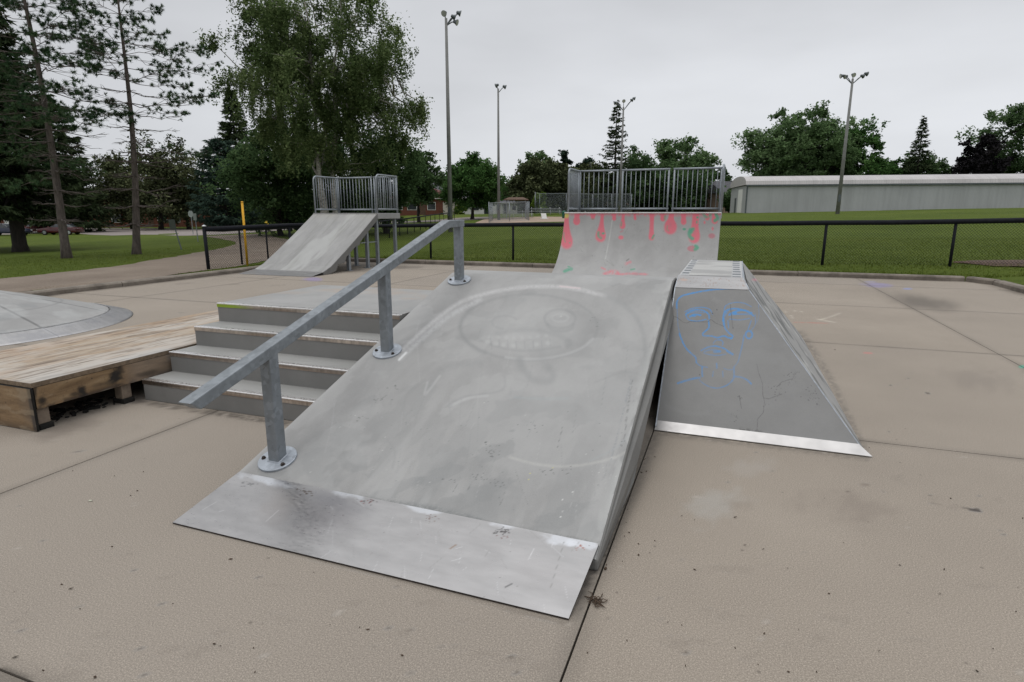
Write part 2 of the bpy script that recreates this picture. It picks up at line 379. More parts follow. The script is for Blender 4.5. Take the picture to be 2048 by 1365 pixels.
M = dict(
    conc=m_concrete(), ramp=m_greypaint(), ramp2=m_greypaint('grey_paint_streaked_downhill', (.280, .278, .274), streak=(2, .9, 1)),
    pyr=m_greypaint('dark_grey_block_paint', (.20, .199, .196)), rampn=m_greypaint('grey_deck_paint_plain', painted=False), side=m_greypaint('shade_darkened_grey_side', (.165, .163, .157), painted=False),  # side: grey paint with the shade of upright faces put into its colour
    riser=m_greypaint('shade_darkened_riser_paint', (.185, .182, .175), painted=False), tread=m_greypaint('grey_tread_paint', (.28, .28, .272), painted=False, streak=(.5, 2, 1)),  # riser: darker copy of the step grey, upright shade put into the colour
    steel=m_metal('scuffed_stainless_plate', (.39, .382, .382), .34, 1., .12, (1, 3, 1), True, 4.), nosing=m_metal('worn_steel_nosing', (.50, .44, .39), .4, 1., .35, (6, 1, 1), True, 5.),
    toest=m_metal('dull_steel_toe', (.46, .45, .445), .38, 1., .15), nosetop=m_metal('polished_steel_edge', (.80, .78, .77), .3, 1., .1),
    galv=m_metal('galvanised_steel', (.215, .235, .255), .5, .5, .2, (1, 1, .4), False, 9., True), galv2=m_metal('galvanised_guard_steel', (.27, .295, .32), .5, .5, .15, (1, 1, 1), False, 9.),
    galvflange=m_metal('galvanised_flange_plate', (.36, .39, .43), .5, .55, .15, (1, 1, 1), False, 9., True),
    bolt=m_plain('rusty_dark_bolt', (.05, .04, .035), .6, .4, 60., .5), blackvinyl=m_plain('black_vinyl_coating', (.010, .011, .015), .8, .3, 9., 0., .2),
    kerb=m_kerb(), grass=m_grass(), wood=m_wood(), plyside=m_ply_side(), char=m_plain('charred_wood', (.012, .011, .010), .95, .5, 20.),
    stud=m_plain('raw_lumber_stud', (.19, .15, .115), .85, .3, 14.), gravel=m_gravel(),
    asphalt=m_plain('pale_asphalt', (.23, .20, .185), .9, .12, 3.), dirt=m_plain('tan_infield_dirt', (.30, .225, .17), .95, .12, 2.), mud=m_plain('bare_brown_soil', (.085, .055, .038), .95, .4, 9.),
    pole=m_plain('grey_spun_concrete_pole', (.20, .20, .195), .8, .12, 3.), lampgrey=m_plain('dull_grey_lamp_housing', (.10, .115, .12), .5, .2, 5., .3),
    yellow=m_plain('yellow_post_paint', (.68, .36, .015), .55, .12, 8.), hydrant=m_plain('yellow_hydrant_paint', (.60, .42, .03), .5, .15, 8.),
    shedwall=None, white=m_plain('white_siding', (.62, .62, .60), .7, .06, 1.5), roofgrey=m_plain('grey_shingle', (.085, .085, .095), .9, .2, 3.),
    roofred=m_plain('maroon_shingle', (.12, .045, .042), .9, .2, 3.), brick=m_plain('orange_red_brick', (.135, .05, .032), .9, .2, 5.),
    cream=m_plain('cream_door_paint', (.50, .46, .40), .7, .08, 3.), glass=m_plain('dark_window_glass', (.03, .035, .04), .12, .2, 2., 0., .6, 0), brown=m_plain('brown_timber', (.10, .06, .04), .85, .25, 5.),
    carred=m_plain('dark_red_car_paint', (.055, .005, .006), .25, .1, 2., 0., .6, 0), carblue=m_plain('dark_blue_car_paint', (.010, .014, .035), .25, .1, 2., 0., .6, 0), carsilver=m_plain('silver_car_paint', (.35, .36, .38), .3, .1, 2., .4, .6, 0),
    tyre=m_plain('tyre_rubber', (.012, .012, .012), .8, .2, 9.), alu=m_plain('bare_aluminium', (.42, .44, .45), .4, .1, 4., .7), lamp=m_plain('clear_lamp_glass', (.5, .5, .48), .15, .1, 2., 0., .6, 0),
    signback=m_plain('dull_sign_back', (.055, .065, .055), .6, .2, 4.), signgrey=m_plain('bare_grey_sign_back', (.30, .33, .33), .5, .15, 4., .3),
    greenbox=m_plain('green_plastic_bin', (.012, .10, .06), .5, .15, 4.), darkint=m_plain('shade_black_interior', (.012, .013, .014), .9, .2, 2.), tan=m_plain('tan_block_wall', (.25, .18, .14), .9, .15, 3.),
    leafdry=m_plain('dry_brown_leaf', (.055, .035, .022), .9, .4, 60.), shell=m_plain('pale_chip', (.42, .42, .34), .8, .15, 60.), flower=m_plain('pale_yellow_flowers', (.45, .42, .18), .8, .4, 6.),
    plyplain=m_plain('plywood_edge', (.17, .125, .085), .85, .35, 30.),
    lf_birch=m_leaf('birch_leaves', (0.044, 0.070, 0.026), (0.107, 0.154, 0.061), (0.254, 0.310, 0.143)),
    lf_maple=m_leaf('maple_leaves', (0.026, 0.059, 0.018), (0.063, 0.135, 0.040), (0.146, 0.259, 0.085)),
    lf_dark=m_leaf('dark_broad_leaves', (0.029, 0.050, 0.022), (0.065, 0.114, 0.048), (0.158, 0.239, 0.107)),
    lf_pale=m_leaf('pale_broad_leaves', (0.052, 0.093, 0.038), (0.125, 0.199, 0.087), (0.250, 0.353, 0.177)),
    lf_lime=m_leaf('lime_leaves', (0.072, 0.123, 0.017), (0.145, 0.217, 0.043), (0.246, 0.319, 0.087)),
    lf_purple=m_leaf('purple_leaves', (.011, .011, .012), (.024, .022, .025), (.048, .044, .048), .1),
    nd_spruce=m_leaf('spruce_needles', (0.012, 0.019, 0.010), (0.029, 0.043, 0.022), (0.066, 0.089, 0.043), .08),
    nd_blue=m_leaf('blue_green_needles', (.010, .020, .014), (.026, .046, .034), (.060, .092, .070), .08),
    nd_pine=m_leaf('pine_needles', (0.024, 0.051, 0.028), (0.051, 0.095, 0.048), (0.116, 0.176, 0.085), .08),
    nd_cedar=m_leaf('bronze_cedar_foliage', (0.037, 0.046, 0.022), (0.079, 0.095, 0.048), (0.160, 0.177, 0.090), .08),
    blade=m_leaf('grass_blades', (.05, .08, .012), (.095, .125, .022), (.17, .19, .05), .2),
    bk_birch=m_bark('white_birch_bark', (.12, .11, .10), (.50, .47, .43), 5., (1, 1, 2.2)), bk_pine=m_bark('grey_brown_pine_bark', (.050, .040, .035), (.135, .110, .098), 9.),
    bk_dark=m_bark('dark_bark', (.012, .010, .009), (.035, .028, .023), 7.),
)
def m_shed(name, col, ribs=2.2, stain=.4):
    m, nt, b = MAT(name); g = N(nt, 'ShaderNodeTexCoord').outputs['Object']
    mp = N(nt, 'ShaderNodeMapping'); nt.links.new(g, mp.inputs[0]); mp.inputs['Scale'].default_value = (1, 0, .06)
    n1 = noise(nt, mp.outputs[0], .9, 5., .7); n2 = noise(nt, g, .35, 4., .6)
    k = lambda f: tuple(x * f for x in col)
    c = ramp(nt, n1, [(.3, k(.8)), (.5, k(1.)), (.7, k(1.08))]); c = mixc(nt, rampf(nt, n2, .4, .7, 0, stain), c, k(.78))
    wv = N(nt, 'ShaderNodeTexWave', i_Scale=ribs, wave_type='BANDS', bands_direction='X'); nt.links.new(g, wv.inputs['Vector'])
    c = mixc(nt, rampf(nt, wv.outputs['Fac'], .0, .25, .25, 0.), c, k(.6))
    nt.links.new(c, b.inputs['Base Color']); b.inputs['Roughness'].default_value = .5; b.inputs['Specular IOR Level'].default_value = .3
    bump(nt, b, wv.outputs['Fac'], .4, .03); return m
M['shedwall'] = m_shed('pale_corrugated_wall', (.40, .41, .42)); M['shedroof'] = m_shed('dull_white_ribbed_roof', (.46, .44, .44), 1.2, .5)

# ================================================================== THE SETTING
def struct(o): o['kind'] = 'structure'; return o
def axis(dense0, dense1, step, far, grow=1.25):
    a = list(np.arange(dense0, dense1 + 1e-6, step)); s = step; x = a[-1]
    while x < far: s *= grow; x += s; a.append(x)
    s = step; x = a[0]; lo = []
    while x > -far: s *= grow; x -= s; lo.append(x)
    return np.array(lo[::-1] + a)
_inx = [-12.86, -12.84, 5.89, 5.91]; _iny = [17.19, 17.21]
xs = np.unique(np.concatenate([axis(-66, 30, .6, 2500), _inx])); ys = np.unique(np.concatenate([axis(-10, 112, .6, 2500), _iny]))
X, Y = np.meshgrid(xs, ys); Z = hgt(X, Y)
struct(link('ground', raw_mesh('ground', np.stack([X, Y, Z], -1).reshape(-1, 3), grid(len(xs) - 1, len(ys) - 1), True), M['grass']))

def smooth_line(pts, n=6):
    pts = [np.array(p, float) for p in pts]; q = []
    for i in range(len(pts) - 1):
        p0, p1, p2, p3 = pts[max(i - 1, 0)], pts[i], pts[i + 1], pts[min(i + 2, len(pts) - 1)]
        for t in np.linspace(0, 1, n, endpoint=False): q.append(.5 * ((2 * p1) + (p2 - p0) * t + (2 * p0 - 5 * p1 + 4 * p2 - p3) * t * t + (3 * p1 - p0 - 3 * p2 + p3) * t ** 3))
    q.append(pts[-1]); return np.array(q)
def strip(name, Lp, Rp, mat, dz=.03, across=10, n=10, ragged=.0):
    A = smooth_line(Lp, n); B = smooth_line(Rp, n); t = np.linspace(0, 1, across + 1)
    if ragged:
        A = A + ragged * (np.stack([fbm(A[:, 0] * 1.7, A[:, 1] * 1.7), fbm(A[:, 1] * 1.7, A[:, 0] * 1.7)], -1) - .5)
        B = B + ragged * (np.stack([fbm(B[:, 0] * 1.7, B[:, 1] * 1.7), fbm(B[:, 1] * 1.7, B[:, 0] * 1.7)], -1) - .5)
    P = A[:, None, :] * (1 - t)[None, :, None] + B[:, None, :] * t[None, :, None]
    Z = hgt(P[..., 0], P[..., 1]) + dz * np.where((t == 0) | (t == 1), .3, 1)[None, :]
    V = np.concatenate([P, Z[..., None]], -1).reshape(-1, 3)
    return struct(link(name, raw_mesh(name, V, grid(across, len(A) - 1), True), mat))
strip('gravel_path', [(-17.5, -12), (-17.5, 0), (-17.5, 6), (-17.9, 10), (-18.9, 13.5), (-20.9, 16.9), (-23.3, 21), (-26, 25.5), (-31, 31), (-40, 37)],
      [(-12.87, -12), (-12.87, 0), (-12.87, 6), (-12.87, 9.5), (-13.5, 12.2), (-14.6, 14.7), (-16.2, 18), (-19.5, 23.5), (-26, 31), (-38, 41)], M['gravel'], .045, 14, 10, .5)
nearpx = [(-300, 475), (0, 470), (140, 467), (300, 470), (410, 471), (600, 459), (760, 448), (900, 443), (985, 438)]
farpx = [(-300, 456), (0, 456), (140, 457), (300, 457), (420, 459), (600, 450), (760, 443), (900, 437.5), (985, 434)]
strip('street', [G(*q)[:2] for q in nearpx], [G(*q)[:2] for q in farpx], M['asphalt'], .05, 6, 14)
strip('infield', [G(*q)[:2] for q in ((950, 447), (1030, 446), (1130, 444), (1300, 441))], [G(*q)[:2] for q in ((975, 438), (1040, 435), (1130, 434.5), (1300, 433))], M['dirt'], .06, 8, 10)
strip('bare_soil', [G(*q)[:2] for q in ((1905, 527), (1960, 532), (2020, 533), (2120, 536))], [G(*q)[:2] for q in ((1905, 526), (1960, 523), (2020, 522.5), (2120, 520))], M['mud'], .05, 6, 8, .4)

# concrete slab: cast panels with open joints
XJ = [-12.65, -10.8, -7.35, -3.9, -.45, 3.0, 5.65]; YJ = [-6.0, -2.5, 1.08, 4.63, 8.2, 11.75, 15.3, 17.0]
VV = []; FF = []; off = 0
for i in range(len(XJ) - 1):
    for j in range(len(YJ) - 1):
        g = .0045; x0, x1, y0, y1 = XJ[i] + g, XJ[i + 1] - g, YJ[j] + g, YJ[j + 1] - g
        st = .022 if (YJ[j] < 8 and YJ[j] > -1 and XJ[i] > -4) else (.05 if YJ[j] > -1 else .5)
        nu, nv = max(2, int((x1 - x0) / st)), max(2, int((y1 - y0) / st))
        V, Fc = patch((x0, y0, 0), (x1, y0, 0), (x1, y1, 0), (x0, y1, 0), nu, nv)
        e = [(x0, y0), (x1, y0), (x1, y1), (x0, y1)]
        SV = np.array([(*p, 0) for p in e] + [(*p, -.1) for p in e]); SF = np.array([(4, 5, 1, 0), (5, 6, 2, 1), (6, 7, 3, 2), (7, 4, 0, 3)])
        VV += [V, SV]; FF += [Fc + off, SF + off + len(V)]; off += len(V) + 8
def slab_marks(p):
    rs = np.random.RandomState(11)
    dk = (.075, .066, .056)
    p.blob((1850, 607), 105, 20, dk, .75, .9, 8, .35, .03); p.blob((1960, 760), 110, 32, (.15, .13, .115), .4, 1., 5, .4)
    p.blob((1755, 570), 40, 6, (.22, .2, .36), .7, .6, 2, .4); p.blob((1815, 578), 12, 2.5, (.2, .25, .5), .7, .6); p.blob((1740, 564), 16, 2.5, (.25, .25, .4), .5, .6)
    p.blob((625, 559), 26, 6, (.24, .20, .36), .75, .5, 0, .3); p.blob((2044, 734), 8, 4, (.03, .42, .3), .9, .3)
    p.stroke([(1590, 645), (1655, 647)], 2, (.38, .15, .12), .7, rough=.5); p.stroke([(1728, 706), (1744, 707)], 3, (.45, .17, .16), .7)
    for q in ([(1570, 622), (1590, 640)], [(1625, 632), (1640, 640), (1682, 626)], [(1640, 640), (1670, 645)], [(1590, 622), (1605, 624)]): p.stroke(q, 2, (.55, .5, .42), .55, rough=.5)
    p.blob((1430, 1010), 90, 42, (.36, .36, .345), .42, 1., -12, .6, .04); p.blob((1500, 935), 70, 30, (.36, .345, .33), .3, 1., 0, .6, .04)
    p.blob((1700, 1020), 130, 40, (.19, .16, .135), .5, 1., 6, .7, .03)
    p.blob((1730, 970), 16, 5, (.14, .115, .095), .6, .7, 3); p.blob((1768, 983), 6, 3, (.14, .115, .095), .6, .7)
    p.blob((1952, 1021), 14, 5, (.035, .03, .03), .95, .25, 8, .2); p.stroke([(1930, 1016), (1950, 1020)], 3, (.035, .03, .03), .8)
    p.blob((1855, 787), 7, 2.5, dk, .8, .4, 15); p.blob((1781, 771), 5, 2, dk, .8, .4); p.blob((1817, 757), 4, 1.6, dk, .8, .4)
    # grime beside the ramp; darker along the foot of the block, steps and box
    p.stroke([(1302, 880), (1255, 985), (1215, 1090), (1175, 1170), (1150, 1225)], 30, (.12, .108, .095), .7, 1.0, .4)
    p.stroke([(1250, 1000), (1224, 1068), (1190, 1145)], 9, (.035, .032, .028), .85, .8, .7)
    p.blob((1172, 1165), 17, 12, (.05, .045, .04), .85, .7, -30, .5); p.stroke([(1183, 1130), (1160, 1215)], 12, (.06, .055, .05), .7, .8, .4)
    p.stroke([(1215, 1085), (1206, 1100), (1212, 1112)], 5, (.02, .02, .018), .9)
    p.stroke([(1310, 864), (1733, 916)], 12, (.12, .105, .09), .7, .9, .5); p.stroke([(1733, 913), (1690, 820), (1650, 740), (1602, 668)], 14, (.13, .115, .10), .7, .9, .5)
    p.stroke([(290, 806), (440, 828), (560, 846), (600, 850)], 9, (.06, .05, .042), .85, .8, .6); p.stroke([(360, 1046), (1130, 1246)], 8, (.14, .12, .10), .7, .9, .2)
    p.blob((280, 800), 30, 12, (.06, .05, .045), .8, .8, -14, .4); p.blob((120, 862), 110, 22, (.12, .10, .085), .6, 1., -14, .5)
    p.blob((705, 541), 55, 6, (.09, .075, .062), .6, 1., 0, .3); p.blob((800, 535), 60, 3, (.10, .085, .07), .6, .8, 0, .5)
    for k in range(6): p.stroke([(1000 + k * 90 - 830, 645 - 80 + k * 2), (1040 + k * 90 - 830, 642 - 80 + k * 2)], 2.5, (.15, .125, .105), .5, rough=.6)
    p.stroke([(0, 1340), (35, 1352), (60, 1366)], 8, (.03, .026, .022), .8)
    # scuffs, drips and specks
    for k in range(330):
        u, v = rs.rand() * 2100 - 20, 575 + rs.rand() ** .7 * 800; s = .6 + (v - 560) / 420
        q = pz(u, v)
        if -3.9 < q[0] < -.45 and q[1] > 2.2: continue
        r_ = rs.rand()
        if r_ < .55: p.blob((u, v), s * (1 + 1.8 * rs.rand()), s * (.5 + .7 * rs.rand()), (.07, .058, .047), .75, .5, rs.rand() * 30)
        elif r_ < .8: p.blob((u, v), s * (8 + 16 * rs.rand()), s * (2 + 5 * rs.rand()), (.15, .128, .108), .22, 1., rs.rand() * 20 - 10, 1.1, .08)
        else:
            a_ = rs.rand() * 6; l_ = s * (5 + 16 * rs.rand()); p.stroke([(u, v), (u + l_ * math.cos(a_), v + l_ * .4 * math.sin(a_))], .8 + s * .4, (.42, .38, .33) if rs.rand() < .5 else (.10, .085, .07), .5)
    for k in range(16):   # joint edges: dirt
        pass
    # dirt filled joints
    for xj in XJ[1:-1]:
        d = np.abs(p.V[:, 0] - xj); ii = np.nonzero(d < .12)[0]; p.put((1 - sm(d[ii] / .10)) * .35 * (.4 + vn(p.V[ii, 1] * 2.1, d[ii] * 9)), (.10, .088, .075), ii)
    for yj in YJ[1:-1]:
        d = np.abs(p.V[:, 1] - yj); ii = np.nonzero(d < .12)[0]; p.put((1 - sm(d[ii] / .10)) * .35 * (.4 + vn(p.V[ii, 0] * 2.1, d[ii] * 9)), (.10, .088, .075), ii)
    d = np.minimum(17.0 - p.V[:, 1], np.minimum(5.65 - p.V[:, 0], p.V[:, 0] + 12.65)); ii = np.nonzero(d < .6)[0]
    p.put((1 - sm(d[ii] / .35)) * .75 * (.3 + vn(p.V[ii, 0] * 3.1, p.V[ii, 1] * 3)), (.075, .06, .048), ii)
struct(painted_grid('concrete_slab', np.concatenate(VV), np.concatenate(FF), M['conc'], slab_marks))
mb = MB(); mb.box(-12.7, 5.7, -6.2, 17.05, -.12, -.035); struct(mb.build('slab_base', M['char']))
# kerb, in cast lengths
mb = MB(); rng = random.Random(4)
def kerb_run(a, b, nx, ny):   # a->b along the inner foot, (nx,ny) outward
    a = np.array(a); b = np.array(b); Lg = np.linalg.norm(b - a); n = max(1, int(round(Lg / 3.6))); d = (b - a) / Lg
    for k in range(n):
        p = a + d * (Lg * k / n + .006); q = a + d * (Lg * (k + 1) / n - .006); w_ = .2; c_ = .035; z1 = .115 + rng.uniform(-.006, .006)
        nn = np.array([nx, ny]); prof = [(0, -.1), (0, z1 - c_), (c_, z1), (w_, z1), (w_, -.1)]
        V = [(*(p + nn * s), z) for s, z in prof] + [(*(q + nn * s), z) for s, z in prof]; m_ = len(prof)
        mb.add(V, [tuple(range(m_)), tuple(range(2 * m_ - 1, m_ - 1, -1))] + [(i, i + m_, (i + 1) % m_ + m_, (i + 1) % m_) for i in range(m_)])
kerb_run((-12.65, -6), (-12.65, 17.0), -1, 0); kerb_run((-12.85, 17.0), (5.3, 17.0), 0, 1); kerb_run((5.65, 16.4), (5.65, -6), 1, 0)
p, q = np.array([5.3, 17.0]), np.array([5.65, 16.4]); d = (q - p) / np.linalg.norm(q - p); kerb_run(p, q, -d[1], d[0])
struct(mb.build('kerb', M['kerb'], bevel=.008))

# ================================================================== THE RAMP WITH THE HANDRAIL
RX0, RX1 = -2.66, -.465
rz = lambda y: .09 + .31 * (y - 2.5)
ramp_t = thing('bank_ramp', (-1.56, 4.0, 0), 'wide grey concrete bank ramp with faded face mural, steel plate at its foot', 'ramp')
mb = MB()
top = [(2.40, rz(2.40)), (5.45, 1.003), (5.8, 1.003), (8.6, .10), (8.6, 0)]
under = [(7.6, 0), (6.2, .55), (5.5, .80), (5.0, .69), (4.6, .60), (4.15, .50), (3.6, .285), (3.34, .20), (3.18, .10), (3.0, .0), (2.40, 0)]
mb.prism_x(top + under, RX0, RX1); _n = len(top + under)
for _i in range(len(top), _n):
    _v = mb.V[_n + _i]
    if 3.1 < _v[1] < 7: mb.V[_n + _i] = (_v[0] + .045, _v[1], _v[2])
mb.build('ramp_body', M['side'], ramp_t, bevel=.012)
mb = MB(); mb.prism_x([(3.2, 0), (3.2, .15), (5.4, .72), (7.8, .1), (7.8, 0)], -1.9, -1.75); mb.build('support_wall', M['darkint'], ramp_t)  # inner wall, its near-black colour stands in for shade under the ramp
LT, DKc, LT2 = (.405, .404, .40), (.19, .197, .198), (.335, .334, .33)
def ramp_marks(p):
    rs = np.random.RandomState(3); U, W = p.U, p.W; x, y = p.V[:, 0], p.V[:, 1]
    # rolled-on touch-up coats
    p.blob((1060, 700), 300, 190, LT2, .45, .9, 0, .6, .012); p.blob((1100, 850), 260, 120, LT2, .5, .6, 0, .5, .02); p.blob((700, 930), 130, 60, LT2, .35, .9, -20, .7, .03)
    p.blob((1180, 560), 140, 14, LT, .35, .8, 2, .5, .03); p.blob((1250, 605), 60, 18, DKc, .16, .8, 10, .5, .04)
    for q in (((545, 945), 40, 22), ((640, 935), 34, 40), ((700, 900), 30, 60), ((880, 950), 60, 14), ((990, 905), 45, 18), ((1120, 1035), 70, 22), ((1180, 1060), 30, 20), ((930, 1000), 90, 18), ((780, 985), 90, 14)):
        p.blob(q[0], q[1], q[2], DKc, .36, .18, -22, .6, .05)
    m = sm((fbm(x * 5.5, y * 1.6, 4) - .52) * 16); p.put(m * .30 * sm((3.7 - y) / 1.2), DKc); m = sm((fbm(x * 3.1 + 60, y * 2.6 + 11, 5) - .55) * 20); p.put(m * .22, DKc); m = sm((fbm(x * 2.7 + 80, y * 2.2 + 31, 5) - .55) * 20); p.put(m * .24, LT)
    m = sm((fbm(x * 9 + 40, y * 1.6, 3) - .58) * 9); p.put(m * .3 * sm((3.9 - y) / 1.4), LT)
    p.put(sm((fbm(x * 2.3 + 9, y * 1.9, 4) - .55) * 8) * .2, LT)
    # pale left edge and handling streaks beside the handrail
    p.put((1 - sm((x - RX0) / .10)) * .35 * (.4 + fbm(x * 8, y * 5)), LT)
    for k in range(26):
        u0, v0 = 640 + rs.rand() * 230, 600 + rs.rand() * 300; u0 = 1320 - v0 + rs.rand() * 120 - (60 if v0 > 750 else -10)
        l_ = 25 + rs.rand() * 70; p.stroke([(u0, v0), (u0 - l_ * .75, v0 + l_)], 3 + 9 * rs.rand(), LT if rs.rand() < .6 else DKc, .16 + .15 * rs.rand(), .9, .4)
    p.stroke([(800, 718), (850, 672), (900, 632), (960, 600)], 9, (.52, .52, .53), .5, .9, .3); p.stroke([(798, 720), (812, 706)], 4, (.68, .68, .68), .9)
    # faded mural: a round hooded cartoon face, nearly rubbed away
    p.stroke([(805, 700), (860, 650), (925, 603), (1010, 580), (1090, 573), (1150, 578), (1210, 592)], 7, (.55, .54, .545), .55, .9, .25)
    p.stroke([(1120, 573), (1160, 577)], 3, (.62, .50, .51), .6, .8)
    p.stroke([(1210, 592), (1250, 612), (1280, 650), (1291, 700), (1288, 752)], 9, DKc, .36, .9, .1); p.stroke([(1215, 600), (1240, 622), (1262, 660), (1272, 710), (1270, 740)], 26, LT2, .35, 1.)
    p.stroke([(1287, 752), (1262, 745), (1235, 748), (1190, 765)], 4, DKc, .18, .9)
    p.blob((1058, 655), 138, 66, (.42, .42, .415), .30, .5); p.ring((1058, 655), 138, 66, 5, DKc, .32, soft=.9)
    p.ring((1058, 655), 138, 66, 9, DKc, .35, 130, 215, soft=.9); p.ring((1058, 657), 136, 62, 5, (.50, .50, .50), .3, 20, 110, soft=.9)
    p.ring((1120, 638), 31, 19, 5, DKc, .30, soft=.9); p.ring((1121, 650), 26, 13, 6, DKc, .30, 0, 180, soft=.9); p.ring((1120, 636), 16, 8, 4, (.42, .42, .42), .3, soft=.9); p.blob((1122, 633), 3, 2, (.45, .45, .45), .6)
    p.ring((1010, 645), 26, 13, 4, DKc, .22, 100, 330, soft=.9); p.stroke([(995, 668), (1040, 660), (1095, 664), (1140, 684), (1136, 694)], 9, DKc, .26, .9)
    p.blob((1136, 686), 13, 12, DKc, .35, .8, -30); p.stroke([(960, 682), (1010, 698), (1060, 702), (1120, 694)], 5, DKc, .25, .9)
    for k in range(8):
        p.blob((974 + k * 17 + 4 * math.sin(k * 3.), 685 + 7 * math.sin(k * .42)), 7.5 + 1.5 * math.sin(k * 2.1), 6.5, (.46, .46, .455), .32 if k not in (4, 5) else .1, .7, 10 * math.sin(k * 5.))
        p.blob((980 + k * 16, 673 + 3 * math.sin(k * .5)), 6.5, 5.5, (.45, .45, .445), .25, .8)
    for k in range(8): p.stroke([(981 + k * 17, 677 + 7 * math.sin(k * .42)), (982 + k * 17, 691 + 7 * math.sin(k * .42))], 2, DKc, .3)
    p.stroke([(1040, 720), (1046, 735), (1062, 757), (1085, 764), (1103, 760), (1106, 748), (1098, 738)], 13, DKc, .33, .95); p.stroke([(1036, 722), (1040, 738)], 16, DKc, .28, .95); p.stroke([(1083, 705), (1094, 735)], 16, DKc, .18, .95)
    p.stroke([(858, 775), (872, 752), (900, 734), (940, 727), (960, 728)], 13, DKc, .28, .8, .3); p.stroke([(855, 765), (850, 790), (880, 752)], 4, (.5, .5, .5), .3, .9)
    p.stroke([(805, 830), (815, 790), (850, 760)], 5, DKc, .2, .9); p.stroke([(890, 815), (925, 795), (960, 790), (1005, 780), (1010, 755)], 4, DKc, .24, .9); p.stroke([(900, 812), (940, 796), (975, 792)], 5, (.5, .5, .5), .3, .9)
    p.blob((900, 812), 10, 6, DKc, .3, .8, -30); p.stroke([(775, 880), (790, 905), (785, 935)], 5, DKc, .22, .9); p.blob((860, 850), 14, 7, DKc, .2, .9, -40); p.blob((1024, 862), 10, 4, DKc, .4, .8, -10)
    p.stroke([(1030, 795), (1080, 798), (1135, 797)], 5, (.30, .34, .35), .3, .9); p.blob((1040, 820), 20, 20, DKc, .10, 1.); p.blob((1175, 735), 25, 9, DKc, .2, .9)
    p.stroke([(1290, 880), (1230, 915), (1150, 932), (1080, 930), (1020, 915)], 5, (.5, .49, .46), .35, .9, .2); p.stroke([(1275, 840), (1240, 890), (1180, 922)], 3, (.30, .33, .34), .28, .9)
    p.blob((720, 905), 40, 30, LT, .35, .9, 0, .5, .04); p.blob((722, 890), 14, 9, DKc, .22, .9); p.ring((725, 905), 38, 30, 4, DKc, .18, 20, 220, soft=.9)
    # scrapes, dings and paint flecks
    bl = (.05, .055, .055)
    for (u, v, n) in ((760, 800, 9), (720, 835, 12), (1060, 850, 8), (983, 908, 14), (980, 890, 8), (1130, 940, 12), (1090, 945, 14), (900, 960, 10), (960, 955, 18), (1000, 965, 16), (1180, 640, 5), (790, 775, 8), (1250, 885, 8)):
        for k in range(n): p.blob((u + rs.randn() * 9, v + rs.randn() * 4), .8 + rs.rand() * 1.6, .5 + rs.rand() * .8, bl, .8, .4)
    for q in ([(990, 918), (978, 905), (985, 900)], [(915, 968), (905, 985)], [(955, 950), (935, 980)], [(1030, 940), (1056, 1010)], [(1125, 855), (1115, 895)], [(1260, 780), (1250, 850)], [(1265, 760), (1248, 880)], [(1000, 1010), (1010, 985)], [(760, 800), (775, 790)]):
        p.stroke(q, 1.3, bl, .55, .6, .6)
    for k in range(150): p.blob((600 + rs.rand() * 650, 800 + rs.rand() * 260), .7 + rs.rand(), .5 + rs.rand() * .7, (.10, .11, .11) if rs.rand() < .7 else (.62, .62, .60), .7, .5)
    for q in ((1126, 1024), (1124, 1000), (1145, 985), (1121, 1035)): p.blob(q, 2.3, 1.6, (.8, .8, .78), .9)
    for q in ((1058, 959), (1105, 935), (1060, 948)): p.blob(q, 1.8, 1.3, (.65, .6, .05), .9)
    p.stroke([(730, 998), (880, 1022), (1000, 1052), (1180, 1084)], 8, (.10, .10, .10), .5, .9, .7); p.stroke([(740, 1000), (860, 1015), (960, 1040)], 10, (.13, .15, .155), .35, .9, .5)
    for k in range(70):
        u0, v0 = 640 + rs.rand() * 640, 640 + rs.rand() * 420; l_ = 15 + rs.rand() * 70; a_ = 1.75 + rs.randn() * .22; p.stroke([(u0, v0), (u0 + l_ * math.cos(a_), v0 + l_ * math.sin(a_))], .9, DKc if rs.rand() < .65 else LT, .45, .7, .4)
    # chipped right-hand arris
    d = RX1 - x; p.put((1 - sm(d / .09)) * .55 * sm((fbm(x * 30, y * 6, 3) - .35) * 6), (.42, .425, .415)); p.put((1 - sm(d / .022)) * sm((fbm(x * 60, y * 14, 3) - .5) * 9) * .8, (.12, .12, .115))
    p.stroke([(1262, 760), (1240, 850), (1222, 920)], 3, (.16, .18, .2), .5, .8, .7)
e_ = .0025
V, Fc = patch((RX0 + .01, 2.40, rz(2.40) + e_), (RX1 - .01, 2.40, rz(2.40) + e_), (RX1 - .01, 5.45, 1.003 + e_), (RX0 + .01, 5.45, 1.003 + e_), 300, 400)
V2, F2 = patch((RX0 + .01, 5.45, 1.003 + e_), (RX1 - .01, 5.45, 1.003 + e_), (RX1 - .01, 5.8, 1.003 + e_), (RX0 + .01, 5.8, 1.003 + e_), 150, 30)
painted_grid('painted_deck', np.concatenate([V, V2]), np.concatenate([Fc, F2 + len(V)]), M['ramp2'], ramp_marks, ramp_t)
